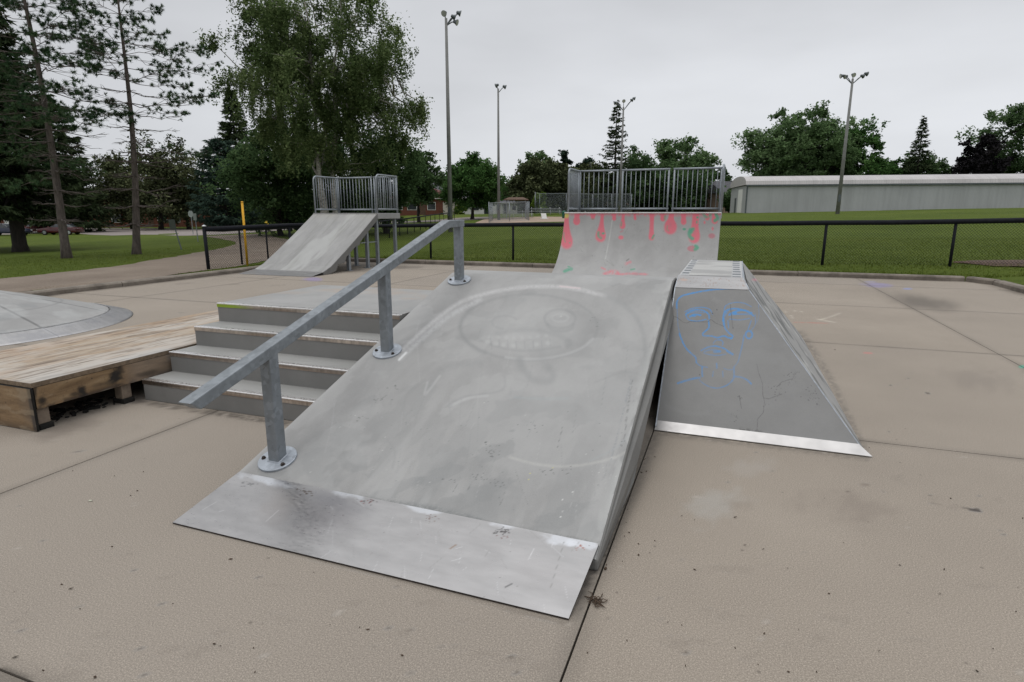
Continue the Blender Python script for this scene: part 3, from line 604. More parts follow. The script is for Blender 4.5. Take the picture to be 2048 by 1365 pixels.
# transition plate
pa, pb, pc, pd = (-2.655, 2.05, .010), (-.505, 2.035, .010), (-.478, 2.475, .0985), (-2.635, 2.50, .1065)
mb = MB(); dn = .007
mb.hexa([(q[0], q[1], q[2] - dn) for q in (pa, pb, pc, pd)] + [(q[0], q[1], q[2] - .0012) for q in (pa, pb, pc, pd)])
plate = mb.build('transition_plate', M['bolt'], ramp_t)
def plate_marks(p):
    rs = np.random.RandomState(8)
    p.blob((640, 1030), 120, 66, (.19, .18, .19), .62, 1., -5, .15, .02); p.blob((560, 1005), 90, 50, (.32, .29, .275), .4, 1., -30, .5, .02); p.blob((660, 1000), 130, 24, (.2, .2, .22), .4, 1., 14, .4, .02)
    p.blob((1100, 1150), 90, 50, (.36, .34, .34), .3, 1., 14, .5, .02); p.blob((870, 1060), 60, 30, (.38, .37, .37), .3, 1., 0, .5, .02)
    for u, v in ((520, 958), (560, 968), (700, 985), (840, 1015), (1010, 1048), (1120, 1080), (1165, 1088)): p.blob((u, v), 42, 13, (.66, .68, .72), .6, .6, 12, .6, .05)
    for (u, v, n, c_) in ((610, 984, 20, (.10, .07, .05)), (858, 1034, 14, (.16, .10, .08)), (1006, 1063, 40, (.09, .085, .085)), (732, 1004, 10, (.22, .06, .05)), (745, 1004, 6, (.05, .04, .04)), (495, 968, 16, (.18, .18, .18)), (1160, 1092, 6, (.3, .08, .04)), (1008, 1075, 8, (.2, .12, .11))):
        for k in range(n): p.blob((u + rs.randn() * 8, v + rs.randn() * 3.5), 1.2 + rs.rand() * 2.2, .8 + rs.rand() * 1.2, c_, .85, .4)
    p.blob((1161, 1092), 3, 3, (.30, .07, .03), .95)
    for k in range(90):
        u, v = 420 + rs.rand() * 760, 960 + rs.rand() * 260; a_ = rs.randn() * .5 + 1.2; l_ = 8 + rs.rand() * 45
        p.stroke([(u, v), (u + l_ * math.cos(a_) * (1 if rs.rand() < .5 else -1), v + l_ * math.sin(a_) * .7)], 1.1, (.72, .72, .73) if rs.rand() < .6 else (.22, .21, .2), .35, .7)
    for k in range(60): p.blob((440 + rs.rand() * 740, 960 + rs.rand() * 260), .8 + rs.rand(), .6 + rs.rand() * .6, (.1, .08, .07), .7)
    p.stroke([(1128, 1085), (1100, 1180)], 1.2, (.2, .2, .19), .6); p.stroke([(1010, 1175), (1024, 1168)], 3, (.12, .12, .12), .8); p.stroke([(900, 1098), (912, 1090)], 2.5, (.25, .16, .10), .7)
painted_grid('plate_face', *patch(pa, pb, pc, pd, 330, 90), M['steel'], plate_marks, plate)

# handrail bolted on the ramp's left edge
rail = thing('grind_rail', (-2.5, 3.9, rz(3.9)), 'square galvanised handrail sloping down the left edge of the mural ramp', 'handrail')
HX = -2.485
mb = MB(); rt = lambda y: 1.536 - .29 * (5.0 - y)
h_ = .066; wd = .082
prof = [(2.06, rt(2.06)), (5.0, 1.536), (5.325, 1.538), (5.325, 1.538 - h_), (5.01, 1.535 - h_ * 1.02), (2.125, rt(2.125) - h_ * 1.04)]
mb.prism_x(prof, HX - wd / 2, HX + wd / 2); mb.build('rail_bar', M['galv'], rail, bevel=.006)
nrm = np.array([0, -.31, 1.]); nrm /= np.linalg.norm(nrm); tyv = np.array([0, 1, .31]); tyv /= np.linalg.norm(tyv)
for yb in (2.655, 3.92, 5.27):
    mb = MB(); zt = (rt(yb) if yb < 5 else 1.536) - h_ + .004; a_ = .038; zb = rz(yb) + .008
    q = [(HX - a_, yb - a_), (HX + a_, yb - a_), (HX + a_, yb + a_), (HX - a_, yb + a_)]
    mb.hexa([(x, y, zb + (y - yb) * .31) for x, y in q] + [(x, y, zt + (y - yb) * (.29 if yb < 5 else 0)) for x, y in q])
    post = mb.build('rail_post', M['galv'], rail, bevel=.006)
    mb = MB(); c_ = np.array([HX, yb, rz(yb) + .0035]); mb.lathe(c_, [(.115, 0), (.115, .011), (.112, .013)], 40, (1, 0, 0), tyv, nrm)
    fl = mb.build('base_flange', M['galvflange'], post)
    for sx, sy in ((-.085, -.02), (.078, -.045)):
        mb = MB(); b_ = c_ + np.array([sx, 0, 0]) + tyv * sy + nrm * .0125
        mb.lathe(b_, [(.014, 0), (.014, .003), (.010, .0035), (.010, .011), (.006, .014)], 6 * 2, (1, 0, 0), tyv, nrm); mb.build('bolt', M['bolt'], post)
    mb = MB(); mb.tube([(HX - a_ - .003, yb - a_ - .003, zb + .008 - a_ * .31), (HX + a_ + .003, yb - a_ - .003, zb + .008 - a_ * .31), (HX + a_ + .003, yb + a_ + .003, zb + .008 + a_ * .31)], .006, 6)
    mb.build('weld', M['galvflange'], post)

# ================================================================== THE STEPS
SX0, SX1 = -4.73, -2.668
steps = thing('concrete_steps', (-3.7, 5.0, 0), 'four grey painted concrete steps with steel nosings beside the mural ramp', 'steps')
YS = [3.549, 3.843, 4.137, 4.431]; RH = .1825
poly = [(3.549, 0)]
for k, y in enumerate(YS): poly += [(y, RH * k), (y, RH * (k + 1))]
poly = [(3.549, 0)] + [q for k, y in enumerate(YS) for q in ((y, RH * k), (y, RH * (k + 1)))][1:]
poly += [(6.05, .73), (8.3, .02), (8.3, 0)]
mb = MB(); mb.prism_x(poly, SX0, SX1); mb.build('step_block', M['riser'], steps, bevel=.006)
def plat_marks(p):
    x, y = p.V[:, 0], p.V[:, 1]
    p.put(sm((fbm(x * 1.3 + 3, y * 1.6, 4) - .56 + (y - 5.55) * .22) * 7) * .85, (.345, .29, .245))
    p.put(sm((fbm(x * 4 + 3, y * 1.0, 4) - .55) * 9) * .3, (.24, .25, .255)); p.put((1 - sm(np.abs(y - 4.62) / .012)) * .5, (.12, .12, .115)); p.put((1 - sm((y - 4.43) / .05)) * .3, (.45, .45, .44))
V, Fc = patch((SX0 + .004, 4.437, .7325), (SX1, 4.437, .7325), (SX1, 6.04, .7325), (SX0 + .004, 6.04, .7325), 140, 120)
painted_grid('platform_top', V, Fc, M['ramp'], plat_marks, steps)
for k in range(3):
    mb = MB(); x0, x1, y0, y1, z = SX0 + .003, SX1, YS[k] + .006, YS[k + 1] - .001, RH * (k + 1) + .0025
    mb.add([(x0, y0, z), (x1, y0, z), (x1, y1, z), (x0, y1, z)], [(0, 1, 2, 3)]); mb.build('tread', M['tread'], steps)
for k, y in enumerate(YS):
    z = RH * (k + 1)
    def nose_marks(p, k=k):
        x = p.V[:, 0]
        p.put(sm((fbm(x * 1.7 + k * 9, p.V[:, 2] * 30, 3) - .45) * 6) * .55, (.12, .10, .09)); p.put(sm((fbm(x * 2.3 + 50 + k * 5, p.V[:, 2] * 40, 3) - .55) * 6) * .5, (.36, .26, .19))
        if k == 3: p.put((1 - sm((x - SX0 - .15) / .35)) * .95, (.33, .50, .04))
    V, Fc = patch((SX0 - .002, y - .0035, z - .036), (SX1, y - .0035, z - .036), (SX1, y - .0035, z + .0015), (SX0 - .002, y - .0035, z + .0015), 160, 4)
    no_ = painted_grid('nosing', V, Fc, M['nosing'], nose_marks, steps)
    mb = MB(); mb.box(SX0 - .002, SX1, y - .0075, y + .045, z - .0065, z + .0065); mb.build('nosing_edge', M['nosetop'], no_, bevel=.005)

# ================================================================== THE SCORCHED PLYWOOD BOX
box = thing('plywood_box', (-5.5, 4.3, 0), 'low scorched plywood grind box beside the concrete steps, burnt along its open side', 'skate box')
BX0, BX1, BY0, BY1, BZ = -6.20, -4.775, 2.715, 6.0, .372
def box_top_marks(p):
    x, y = p.V[:, 0], p.V[:, 1]; U, W = p.U, p.W
    p.put(sm((fbm(x * 2.6 + 7, y * .8, 5) - .50) * 12) * .6, (.44, .41, .375)); p.put(sm((fbm(x * 8 + 3, y * 1.6, 4) - .54) * 12) * .3, (.34, .225, .14))
    p.put(sm((fbm(x * 22 + 21, y * 1.6, 4) - .60) * 12) * .45, (.10, .07, .05)); p.put(sm((fbm(x * 40 + 2, y * 4.5, 3) - .60) * 12) * .6, (.11, .08, .055)); p.put((1 - sm((BX1 - x) / .28)) * .55 * sm((fbm(x * 5, y * 2.2) - .3) * 5), (.42, .42, .41))
    p.put((1 - sm((BX1 - x) / .02)) * .7, (.13, .10, .085)); p.blob((0, 700), 120, 40, (.30, .17, .08), .3, 1., 0, .5)
mb = MB(); mb.box(BX0, BX1, BY0, BY1, BZ - .036, BZ - .001); mb.build('deck_core', M['plyplain'], box, bevel=.003)
painted_grid('deck_top', *patch((BX0, BY0, BZ), (BX1, BY0, BZ), (BX1, BY1, BZ), (BX0, BY1, BZ), 150, 320), M['wood'], box_top_marks, box)
mb = MB(); mb.box(BX0, BX1, BY0 + .004, BY1, BZ - .0195, BZ - .0175); 
def side_marks(p):
    x, y, z = p.V.T
    ch = (.012, .010, .009)
    p.put((1 - sm((z - .175) / .035)) * .75 * sm((fbm(y * 9, z * 9) - .35) * 6), (.03, .022, .018)); p.put(sm((fbm(y * 3 + 4, z * 12) - .5) * 8) * .6, (.30, .28, .25)); p.put(sm((y - 3.35) / .2) * .45, (.24, .20, .17))
    p.put((1 - sm(np.hypot(y - 3.155, z - .295) / .012)) * .9, (.02, .015, .01)); p.put((1 - sm(np.abs(y - 3.34) / .004)) * .6, (.04, .03, .02))
    p.blob((229, 752), 16, 30, ch, .97, .7, 8, .5, .08); p.blob((240, 742), 13, 20, ch, .8, .8, 0, .5, .08); p.blob((163, 780), 15, 16, ch, .95, .7, 0, .6, .08); p.blob((150, 788), 14, 6, ch, .7, .8, -10, .5); p.blob((84, 802), 13, 13, ch, .9, .7, 0, .5); p.blob((70, 780), 6, 40, ch, .8, .8); p.blob((300, 745), 45, 8, ch, .6, 1., -15, .4); p.blob((200, 770), 40, 8, (.05, .04, .03), .5, 1., -14, .5)
V, Fc = patch((BX1 + .001, BY0 + .012, .168), (BX1 + .001, BY1, .168), (BX1 + .001, BY1, BZ - .038), (BX1 + .001, BY0 + .012, BZ - .038), 330, 24)
mb = MB(); mb.box(BX1 - .02, BX1 - .0005, BY0 + .012, BY1, .168, BZ - .038); sb = mb.build('side_board', M['char'], box, bevel=.002)
painted_grid('board_face', V, Fc, M['plyside'], side_marks, sb)
def end_marks(p):
    x, y, z = p.V.T
    p.put((1 - sm((BX1 - x - .01) / .03)) * .95, (.015, .012, .010)); p.put((1 - sm((BX1 - x) / .22)) * .5 * sm((fbm(x * 8, z * 8) - .3) * 5), (.10, .08, .065)); p.put((1 - sm((z - .005) / .06)) * .6, (.07, .05, .035))
    p.put((1 - sm(np.hypot(x + 5.07, z - .20) / .012)) * .8, (.03, .02, .01)); p.put((1 - sm(np.hypot(x + 5.2, z - .06) / .05)) * .7, (.12, .05, .02)); p.put(sm((fbm(x * 7, z * 20) - .55) * 9) * .35, (.34, .27, .18))
mb = MB(); mb.box(BX0, BX1 + .012, BY0 - .019, BY0 - .001, .004, BZ - .037); eb = mb.build('end_panel', M['char'], box, bevel=.002)
painted_grid('panel_face', *patch((BX0, BY0 - .0205, .005), (BX1 + .012, BY0 - .0205, .005), (BX1 + .012, BY0 - .0205, BZ - .038), (BX0, BY0 - .0205, BZ - .038), 260, 60), M['plyside'], end_marks, eb)
for y0 in (2.735, 3.40, 4.4, 5.5):
    mb = MB(); mb.box(BX1 - .11, BX1 - .022, y0, y0 + .085, .042, .21); s_ = mb.build('stud', M['stud'], box, bevel=.004)
    mb = MB(); mb.box(BX1 - .14, BX1 - .006, y0 - .006, y0 + .095, 0, .041); mb.build('foot_block', M['char'], s_, bevel=.004)
mb = MB(); mb.box(BX0, BX0 + .04, BY0, BY1, 0, BZ - .04); mb.box(BX0 + .04, BX1 - .2, 3.9, 3.94, 0, BZ - .04); mb.box(BX0 + .04, BX1 - .2, BY1 - .04, BY1, 0, BZ - .04); mb.build('inner_frame', M['char'], box)
# burnt scraps lying under the box
mb = MB(); rs = np.random.RandomState(2)
for k in range(70):
    x, y = -4.86 - rs.rand() * .35, 2.9 + rs.rand() * .6; a_ = rs.rand() * 6; l_ = .02 + rs.rand() * .05; h2 = .004 + rs.rand() * .014
    mb.obox((x, y), (math.cos(a_), math.sin(a_), 0), (-math.sin(a_), math.cos(a_), 0), l_ / 2, .004 + rs.rand() * .014, .001, h2)
for o in [mb.build('charred_scraps', M['char'])]: tag(o, kind='stuff')

# ================================================================== THE BLOCK WITH THE CHALK FACE
blk = thing('pyramid_block', (.2, 6.4, 0), 'dark grey sloped block with a blue chalk face on its front, steel edged flat top', 'ramp')
a0, a1 = np.array((-.44, 4.345, .004)), np.array((.957, 4.335, .004)); t0, t1 = np.array((-.445, 5.42, .955)), np.array((.165, 5.42, .960))
T0, T1 = np.array((-.44, 5.68, 1.035)), np.array((.112, 5.62, 1.038)); U0, U1 = np.array((-.44, 7.42, 1.055)), np.array((.125, 7.45, 1.05)); b0, b1 = np.array((-.44, 8.62, .0)), np.array((.957, 8.62, .0))
V = [a0, a1, t1, t0, T0 - (0, 0, .012), T1 - (0, 0, .012), U1 - (0, 0, .012), U0 - (0, 0, .012), b0, b1]
mb = MB(); mb.add(V, [(0, 1, 2, 3), (3, 2, 5, 4), (4, 5, 6, 7), (7, 6, 9, 8), (0, 3, 4, 7, 8), (2, 1, 9), (5, 2, 9, 6), (0, 8, 9, 1)])
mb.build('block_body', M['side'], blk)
BL = (.03, .23, .55)
def chalk_face(p):
    rs = np.random.RandomState(6); k = lambda q, w_=3.2, a_=.85: p.stroke(q, w_ * .9, BL, min(1, a_ * 1.15), .5, .25)
    z = lambda pts: [(1280 + x / 3.102, 500 + y / 3.102) for x, y in pts]
    k(z([(228, 360), (230, 320), (255, 290), (300, 275), (400, 255), (500, 243), (590, 240)]))
    k(z([(245, 520), (255, 550), (285, 610), (320, 645), (345, 668), (350, 700)])); k(z([(230, 340), (235, 460), (250, 530)]), 2.2, .35)
    k(z([(285, 400), (310, 382), (350, 372), (395, 378), (425, 400), (430, 425)])); k(z([(280, 385), (320, 365), (380, 357), (430, 368), (450, 400)]), 2.2, .6); k(z([(285, 405), (300, 432), (350, 443), (410, 432)]), 2.5, .7)
    k(z([(310, 415), (340, 402), (375, 405)]), 4, .9); p.blob(z([(335, 410)])[0], 5, 3, BL, .7); k(z([(300, 395), (340, 385), (400, 390)]), 2.5, .4)
    k(z([(425, 440), (428, 480), (405, 505), (390, 520), (395, 533), (440, 535), (480, 545), (520, 535), (545, 545), (570, 548)])); k(z([(515, 440), (525, 480), (550, 515), (575, 535), (565, 552)]))
    k(z([(515, 440), (520, 400), (540, 375), (590, 365), (650, 378), (690, 395)])); k(z([(555, 400), (600, 380), (660, 378), (705, 410)])); k(z([(520, 400), (530, 350), (580, 328), (640, 330), (690, 352)]), 2.2, .5); k(z([(525, 480), (522, 420), (545, 380)]), 3, .6)
    p.blob(z([(588, 393)])[0], 6, 4, BL, .9); k(z([(550, 405), (600, 400), (690, 400)]), 3, .5); k(z([(555, 430), (620, 435), (680, 425)]), 2.5, .5); k(z([(545, 440), (550, 485)]), 2.5, .6); p.blob(z([(688, 392)])[0], 4, 3, BL, .9)
    k(z([(690, 440), (668, 500)]), 2, .6); p.ring(z([(676, 527)])[0], 6.5, 7.5, 3.2, BL, .9, soft=.6); k(z([(715, 400), (715, 460), (690, 500)]), 1.8, .5); k(z([(735, 340), (738, 400), (725, 450)]), 1.5, .3)
    k(z([(455, 580), (470, 562), (500, 560), (515, 575), (510, 592)]), 2.5, .6); k(z([(380, 625), (420, 605), (460, 597), (490, 602), (520, 612), (550, 630), (575, 648)])); k(z([(395, 640), (430, 650), (480, 655), (530, 648)]), 2.5, .6)
    k(z([(400, 632), (440, 620), (500, 628)]), 3, .6); k(z([(460, 632), (495, 632)]), 5, .8); k(z([(540, 628), (575, 650)]), 4, .8)
    k(z([(645, 530), (635, 590), (620, 650), (605, 700), (580, 730)]), 2.4, .7); k(z([(350, 700), (375, 720), (420, 730)]), 2.2, .6); k(z([(520, 735), (550, 745), (585, 740)]), 2.2, .6)
    k(z([(385, 730), (387, 785)])); k(z([(583, 730), (583, 790), (570, 812)])); k(z([(235, 828), (290, 810), (345, 797), (370, 795)]), 4, .95); k(z([(583, 785), (630, 792), (665, 808), (690, 832)])); k(z([(475, 706), (477, 735)]))
    k(z([(455, 755), (450, 785)]), 2.5, .7); k(z([(513, 755), (515, 788)]), 2.5, .7); k(z([(370, 810), (410, 840), (470, 858), (530, 845), (575, 812)]), 2.4, .6)
    ck = (.06, .06, .06)
    for q in ([(195, 410), (230, 420), (265, 448), (290, 455), (310, 445), (420, 448), (440, 432), (470, 455), (520, 475)], [(725, 710), (735, 760), (760, 830), (762, 900), (772, 940), (765, 1010), (730, 1050), (725, 1140)], [(770, 920), (800, 925), (850, 905), (880, 895)], [(850, 850), (880, 820), (945, 800)], [(615, 905), (630, 985)], [(560, 340), (575, 480)]):
        p.stroke(z(q), 1.3, ck, .75, .5, .25, False)
    for (x, y, n, s) in ((845, 870, 16, 22), (960, 770, 22, 18), (1080, 900, 26, 22), (1100, 960, 8, 14), (620, 915, 8, 8), (600, 1030, 12, 20), (1030, 850, 8, 20), (920, 800, 14, 22), (800, 960, 8, 20)):
        for _ in range(n): p.blob(z([(x + rs.randn() * s, y + rs.randn() * s)])[0], .6 + rs.rand() * 1.5, .5 + rs.rand(), ck, .85, .4)
    for q in ((660, 248), (477, 372), (577, 485), (370, 775), (450, 395)): p.blob(z([q])[0], 1.8, 2, ck, .9)
    p.blob((1470, 735), 130, 110, (.225, .228, .228), .5, 1., 0, .7, .02); p.blob((1400, 880), 60, 30, (.15, .15, .15), .5, 1., 0, .6, .03)
    p.stroke([(1482, 860), (1520, 866)], 8, (.06, .06, .055), .7, .8, .7); p.stroke([(1312, 843), (1725, 893)], 4, (.06, .06, .055), .5, .8, .6)
    p.stroke(z([(150, 880), (160, 960), (300, 1015), (420, 1012)]), 8, (.25, .255, .25), .3, 1.)
en = np.cross(a1 - a0, t0 - a0); en /= np.linalg.norm(en); en = en * .003
def lerp(a, b, t): return a * (1 - t) + b * t
V, Fc = patch(lerp(a0, t0, .0) + en, lerp(a1, t1, .0) + en, t1 + en, t0 + en, 280, 300)
painted_grid('front_face', V, Fc, M['pyr'], chalk_face, blk)
def side_streaks(p):
    x, y, z = p.V.T; s = fbm(y * 1.6 + z * 2.2, z * 9 - y * 3.0, 4)
    p.put(sm((s - .52) * 10) * .85, (.075, .08, .08)); p.put(sm((fbm(y * 3 + 30, z * 7 + y, 3) - .6) * 9) * .8, (.46, .46, .45)); p.put((1 - sm((z - .0) / .15)) * .3, (.3, .3, .29)); p.blob((1510, 560), 10, 4, (.6, .2, .25), .6, .8)
sn = np.cross(b1 - a1, t1 - a1); sn = sn / np.linalg.norm(sn); sn = -sn * .003 if sn[0] < 0 else sn * .003
V, Fc = patch(a1 + sn, b1 + sn, U1 + sn, t1 + sn, 160, 90); painted_grid('right_face', V, Fc, M['ramp'], side_streaks, blk)
def fillet(A, B, Cc, D, nn, th=.004):
    mb = MB(); nn = np.array(nn); mb.hexa([A + nn * .3, B + nn * .3, Cc + nn * .3, D + nn * .3, A + nn * (1 + th), B + nn * (1 + th), Cc + nn * (1 + th), D + nn * (1 + th)]); return mb
# steel trims
u_ = (t0 - a0); lo = .055
pl = lambda t: (lerp(a0, t0, t), lerp(a1, t1, t))
A, B = a0 + np.array((-.004, -.03, .006)), a1 + np.array((.03, -.03, .006)); Cq, D = lerp(a1, t1, .052) + en * 2.2, lerp(a0, t0, .052) + en * 2.2
mb = MB(); mb.hexa([A - (0, 0, .006), B - (0, 0, .006), Cq - en, D - en, A, B, Cq, D]); mb.build('toe_plate', M['toest'], blk, bevel=.001)
def coping_marks(p):
    rs = np.random.RandomState(4)
    for k in range(60): p.blob((1355 + rs.rand() * 140, 555 + rs.rand() * 18), .6 + rs.rand(), .5 + rs.rand() * 2, (.30, .16, .10), .6)
    p.blob((1368, 560), 10, 3, (.5, .35, .28), .7, .7, 0, .4)
cn = np.array((0, -.9, .43)) * .004
V, Fc = patch(t0 + cn + (0, -.004, 0), t1 + cn + (.006, -.004, 0), T1 + cn + (0, 0, .004), T0 + cn + (0, 0, .004), 70, 14); painted_grid('front_coping', V, Fc, M['nosetop'] if False else M['steel'], coping_marks, blk)
q = lambda p0, dx, dy, dz=0: p0 + np.array((dx, dy, dz))
def edge_marks(p):
    x, y, z = p.V.T; m = ((y - T1[1]) % .24 < .13) & ((x - T0[0] < .075) | (T1[0] - x < .085)) & ((x - T0[0] > .014) & (T1[0] - x > .014)); p.put(m * .9, (.07, .085, .105)); p.put((p.a < .1) * .8, (.46, .47, .48))
V, Fc = patch(q(T0, 0, 0, .001), q(T1, 0, 0, .001), q(U1, 0, 0, .001), q(U0, 0, 0, .001), 60, 220)
tp = painted_grid('steel_top_edge', V, Fc, M['ramp'], edge_marks, blk)
def top_marks(p):
    x, y, z = p.V.T; p.put(sm((fbm(x * 3, y * 6, 4) - .48) * 9) * .6, (.50, .50, .48)); p.put(sm((fbm(x * 8, y * 2 + 9, 4) - .6) * 9) * .5, (.36, .37, .37))
V, Fc = patch(q(T0, .085, .03, .005), q(T1, -.095, .03, .005), q(U1, -.10, -.1, .005), q(U0, .085, -.1, .005), 60, 90); painted_grid('top_panel', V, Fc, M['ramp'], top_marks, blk)
mb = MB(); mb.tube([t1 + (.002, -.002, .002), T1 + (.004, 0, .002), U1 + (.004, 0, 0)], .006, 6); mb.tube([t1, a1], .005, 6); mb.tube([a0 + (0, 0, .02), t0, T0], .006, 6); mb.build('edge_angle', M['galvflange'], blk)
mb = MB(); mb.add([lerp(T1, t1, .0) + (.004, .02, -.01), t1 + (.010, .02, -.01), t1 + (.02, .22, -.05), U1 + (.015, -.3, -.03)], [(0, 1, 2, 3)]); mb.build('side_trim', M['galvflange'], blk)

# ================================================================== THE CONE ON THE LEFT
cone = thing('cone_mound', (-10.3, 5.15, 0), 'low round grey concrete cone with a bright steel skirt on the open slab', 'ramp')
NSEG = 900
def ring_grid(prof, c):
    V = []
    for r, z in prof:
        for k in range(NSEG + 1):
            t = 2 * PI * k / NSEG; V.append((c[0] + r * math.cos(t), c[1] + r * math.sin(t), z))
    return np.array(V), grid(NSEG, len(prof) - 1)
_q = pz(84, 664, .05); CT = math.atan2(_q[1] - 5.15, _q[0] + 10.3)
def cone_marks(p):
    x, y = p.V[:, 0] + 10.3, p.V[:, 1] - 5.15; r = np.hypot(x, y); t = np.arctan2(y, x)
    for k in range(8):
        d = np.abs(np.angle(np.exp(1j * (t - k * PI / 4 - CT)))) * r; p.put((1 - sm((d - .012) / .014)) * .9, (.10, .10, .10))
    p.put((1 - sm(np.abs(r - 1.16) / .03)) * .5, (.13, .13, .13)); p.put(sm((fbm(t * 3 + 9, r * 4, 4) - .5) * 8) * .4, (.42, .43, .43)); p.put(sm((fbm(x * 4 + 9, y * 4, 4) - .58) * 9) * .4, (.20, .21, .215))
pr = [(1.74 - 1.72 * (k / 60) ** 1.0, .10 + .50 * (k / 60) ** .93) for k in range(61)]
V, Fc = ring_grid(pr, (-10.3, 5.15)); painted_grid('painted_cone', V, Fc, M['ramp'], cone_marks, cone, smooth=True)
def skirt_marks(p):
    x, y = p.V[:, 0] + 10.3, p.V[:, 1] - 5.15; r = np.hypot(x, y); t = np.arctan2(y, x)
    for k in range(8):
        d = np.abs(np.angle(np.exp(1j * (t - k * PI / 4 - CT)))) * r; p.put((1 - sm((d - .004) / .008)) * .8, (.06, .06, .06)); p.put((1 - sm((d - .03) / .02)) * .25, (.5, .5, .52))
    p.put(sm((fbm(t * 8, r * 9, 4) - .5) * 8) * .5, (.30, .30, .32)); p.put((1 - sm((r - 1.72) / .10)) * sm((fbm(t * 20, r * 20) - .45) * 7) * .7, (.62, .62, .63))
pr = [(2.06, .004), (2.055, .008)] + [(2.05 - .30 * k / 10, .012 + .098 * k / 10) for k in range(11)] + [(1.748, .103)]
V, Fc = ring_grid(pr, (-10.3, 5.15)); painted_grid('steel_skirt', V, Fc, M['steel'], skirt_marks, cone, smooth=True)

# ================================================================== GUARDS (used by both platforms)
def guard(name, runs, zb, parent_loc, label, gap, post_ends, pr_=.022, h=1.12):
    """runs: list of polylines [(x,y),(x,y)]; each is one fence panel with a bottom rail, a top rail and pickets"""
    g = thing(name, parent_loc, label, 'guard rail'); mb = MB(); pk = MB()
    z1 = zb + h
    for (a, b, ca, cb) in runs:
        a = np.array(a, float); b = np.array(b, float); Lg = np.linalg.norm(b - a); d = (b - a) / Lg; R = .14
        pts = []
        if ca: pts += [(*a, zb), (*a, z1 - R)] + [(*(a + d * R * (1 - math.cos(t))), z1 - R + R * math.sin(t)) for t in np.linspace(.2, PI / 2, 6)]
        else: pts += [(*a, z1)]
        if cb: pts += [(*(b - d * R * (1 - math.cos(t))), z1 - R + R * math.sin(t)) for t in np.linspace(PI / 2, .2, 6)] + [(*b, z1 - R), (*b, zb)]
        else: pts += [(*b, z1)]
        mb.tube(pts, .026, 8)
        for e_, c_ in ((a, ca), (b, cb)):
            if not c_: mb.tube([(*(e_ + d * (.03 if e_ is a else -.03)), zb - .02), (*(e_ + d * (.03 if e_ is a else -.03)), z1)], .024, 8)
        mb.tube([(*a, zb + .115), (*b, zb + .115)], .024, 8)
        n = max(2, int(round(Lg / gap)))
        for k in range(1, n):
            p_ = a + d * (Lg * k / n); m2 = MB(); m2.tube([(*p_, zb + .115), (*p_, z1 - .01)], pr_ * .5, 6); m2.build('picket', M['galv2'], g, smooth=True)
    mb.build('rail_frame', M['galv2'], g, smooth=True)
    return g

# ================================================================== THE FAR LEFT RAMP ON ITS STEEL STAND
lr = thing('platform_ramp', (-11.1, 14.6, 0), 'pale grey ramp climbing to a raised steel legged platform beside the kerb', 'ramp')
lx0, lx1 = -12.36, -10.05
lp = [(12.95, .075), (13.3, .20), (13.95, .56), (14.7, 1.00), (15.65, 1.585)]
mb = MB(); und = [(15.65, 1.40), (14.72, .80), (14.66, .70), (14.45, .66), (14.38, .62), (14.0, .40), (13.92, .26), (13.6, .22), (13.5, .06), (13.2, 0), (12.95, 0)]
mb.prism_x(lp + und, lx0, lx1); mb.build('ramp_slab', M['side'], lr, bevel=.01)
def lr_marks(p):
    x, y = p.V[:, 0], p.V[:, 1]
    p.put(sm((fbm(x * 2.2, y * .8, 4) - .47) * 7) * .5, (.45, .455, .445)); p.put(sm((fbm(x * 4 + 9, y * .9 + 5, 4) - .56) * 9) * .4, (.27, .27, .25)); p.put(sm((fbm(x * 12 + 5, y * 1.0, 3) - .6) * 9) * .5, (.20, .20, .19))
    p.put((1 - sm(np.abs(x + 11.55) / .012)) * .35, (.2, .2, .19)); p.put((1 - sm(np.abs(x + 10.75 + .0 * y) / .03)) * .4 * sm((fbm(x, y * 3) - .4) * 6), (.18, .18, .17)); p.put(sm((y - 15.2) / .4) * .4 * fbm(x * 3, y * 3), (.30, .26, .20))
VV = []; FF = []; off = 0
for (y0, z0), (y1, z1) in zip(lp[:-1], lp[1:]):
    V, Fc = patch((lx0 + .005, y0, z0 + .004), (lx1 - .005, y0, z0 + .004), (lx1 - .005, y1, z1 + .004), (lx0 + .005, y1, z1 + .004), 110, 30); VV.append(V); FF.append(Fc + off); off += len(V)
painted_grid('painted_surface', np.concatenate(VV), np.concatenate(FF), M['ramp2'], lr_marks, lr)
painted_grid('steel_toe_plate', *patch((lx0 - .02, 12.40, .006), (lx1 + .01, 12.44, .006), (lx1 + .01, 12.98, .086), (lx0 - .02, 12.98, .086), 80, 20), M['steel'], lambda p: p.put(sm((fbm(p.V[:, 0] * 3, p.V[:, 1] * 3, 4) - .5) * 8) * .5, (.36, .36, .37)), lr)
mb = MB(); mb.box(lx0, lx1 + .01, 15.652, 16.95, 1.43, 1.60); mb.build('platform_deck', M['rampn'], lr, bevel=.01)
mb = MB(); mb.box(lx0, lx1, 15.62, 15.66, 1.588, 1.597); mb.build('steel_lip', M['nosetop'], lr)
for (x, y, z) in ((lx1 - .12, 15.75, 1.43), (lx1 - .12, 16.8, 1.43), (lx0 + .1, 15.75, 1.43), (lx0 + .1, 16.8, 1.43), (lx1 - .9, 15.75, 1.43), (lx1 - .12, 14.25, .60), (lx0 + .1, 14.25, .60), (lx1 - .12, 15.2, 1.18)):
    mb = MB(); mb.box(x - .045, x + .045, y - .045, y + .045, .012, z); lg = mb.build('leg', M['galv2'], lr, bevel=.005); mb = MB(); mb.box(x - .09, x + .09, y - .09, y + .09, 0, .012); mb.build('base_plate', M['galv2'], lg)
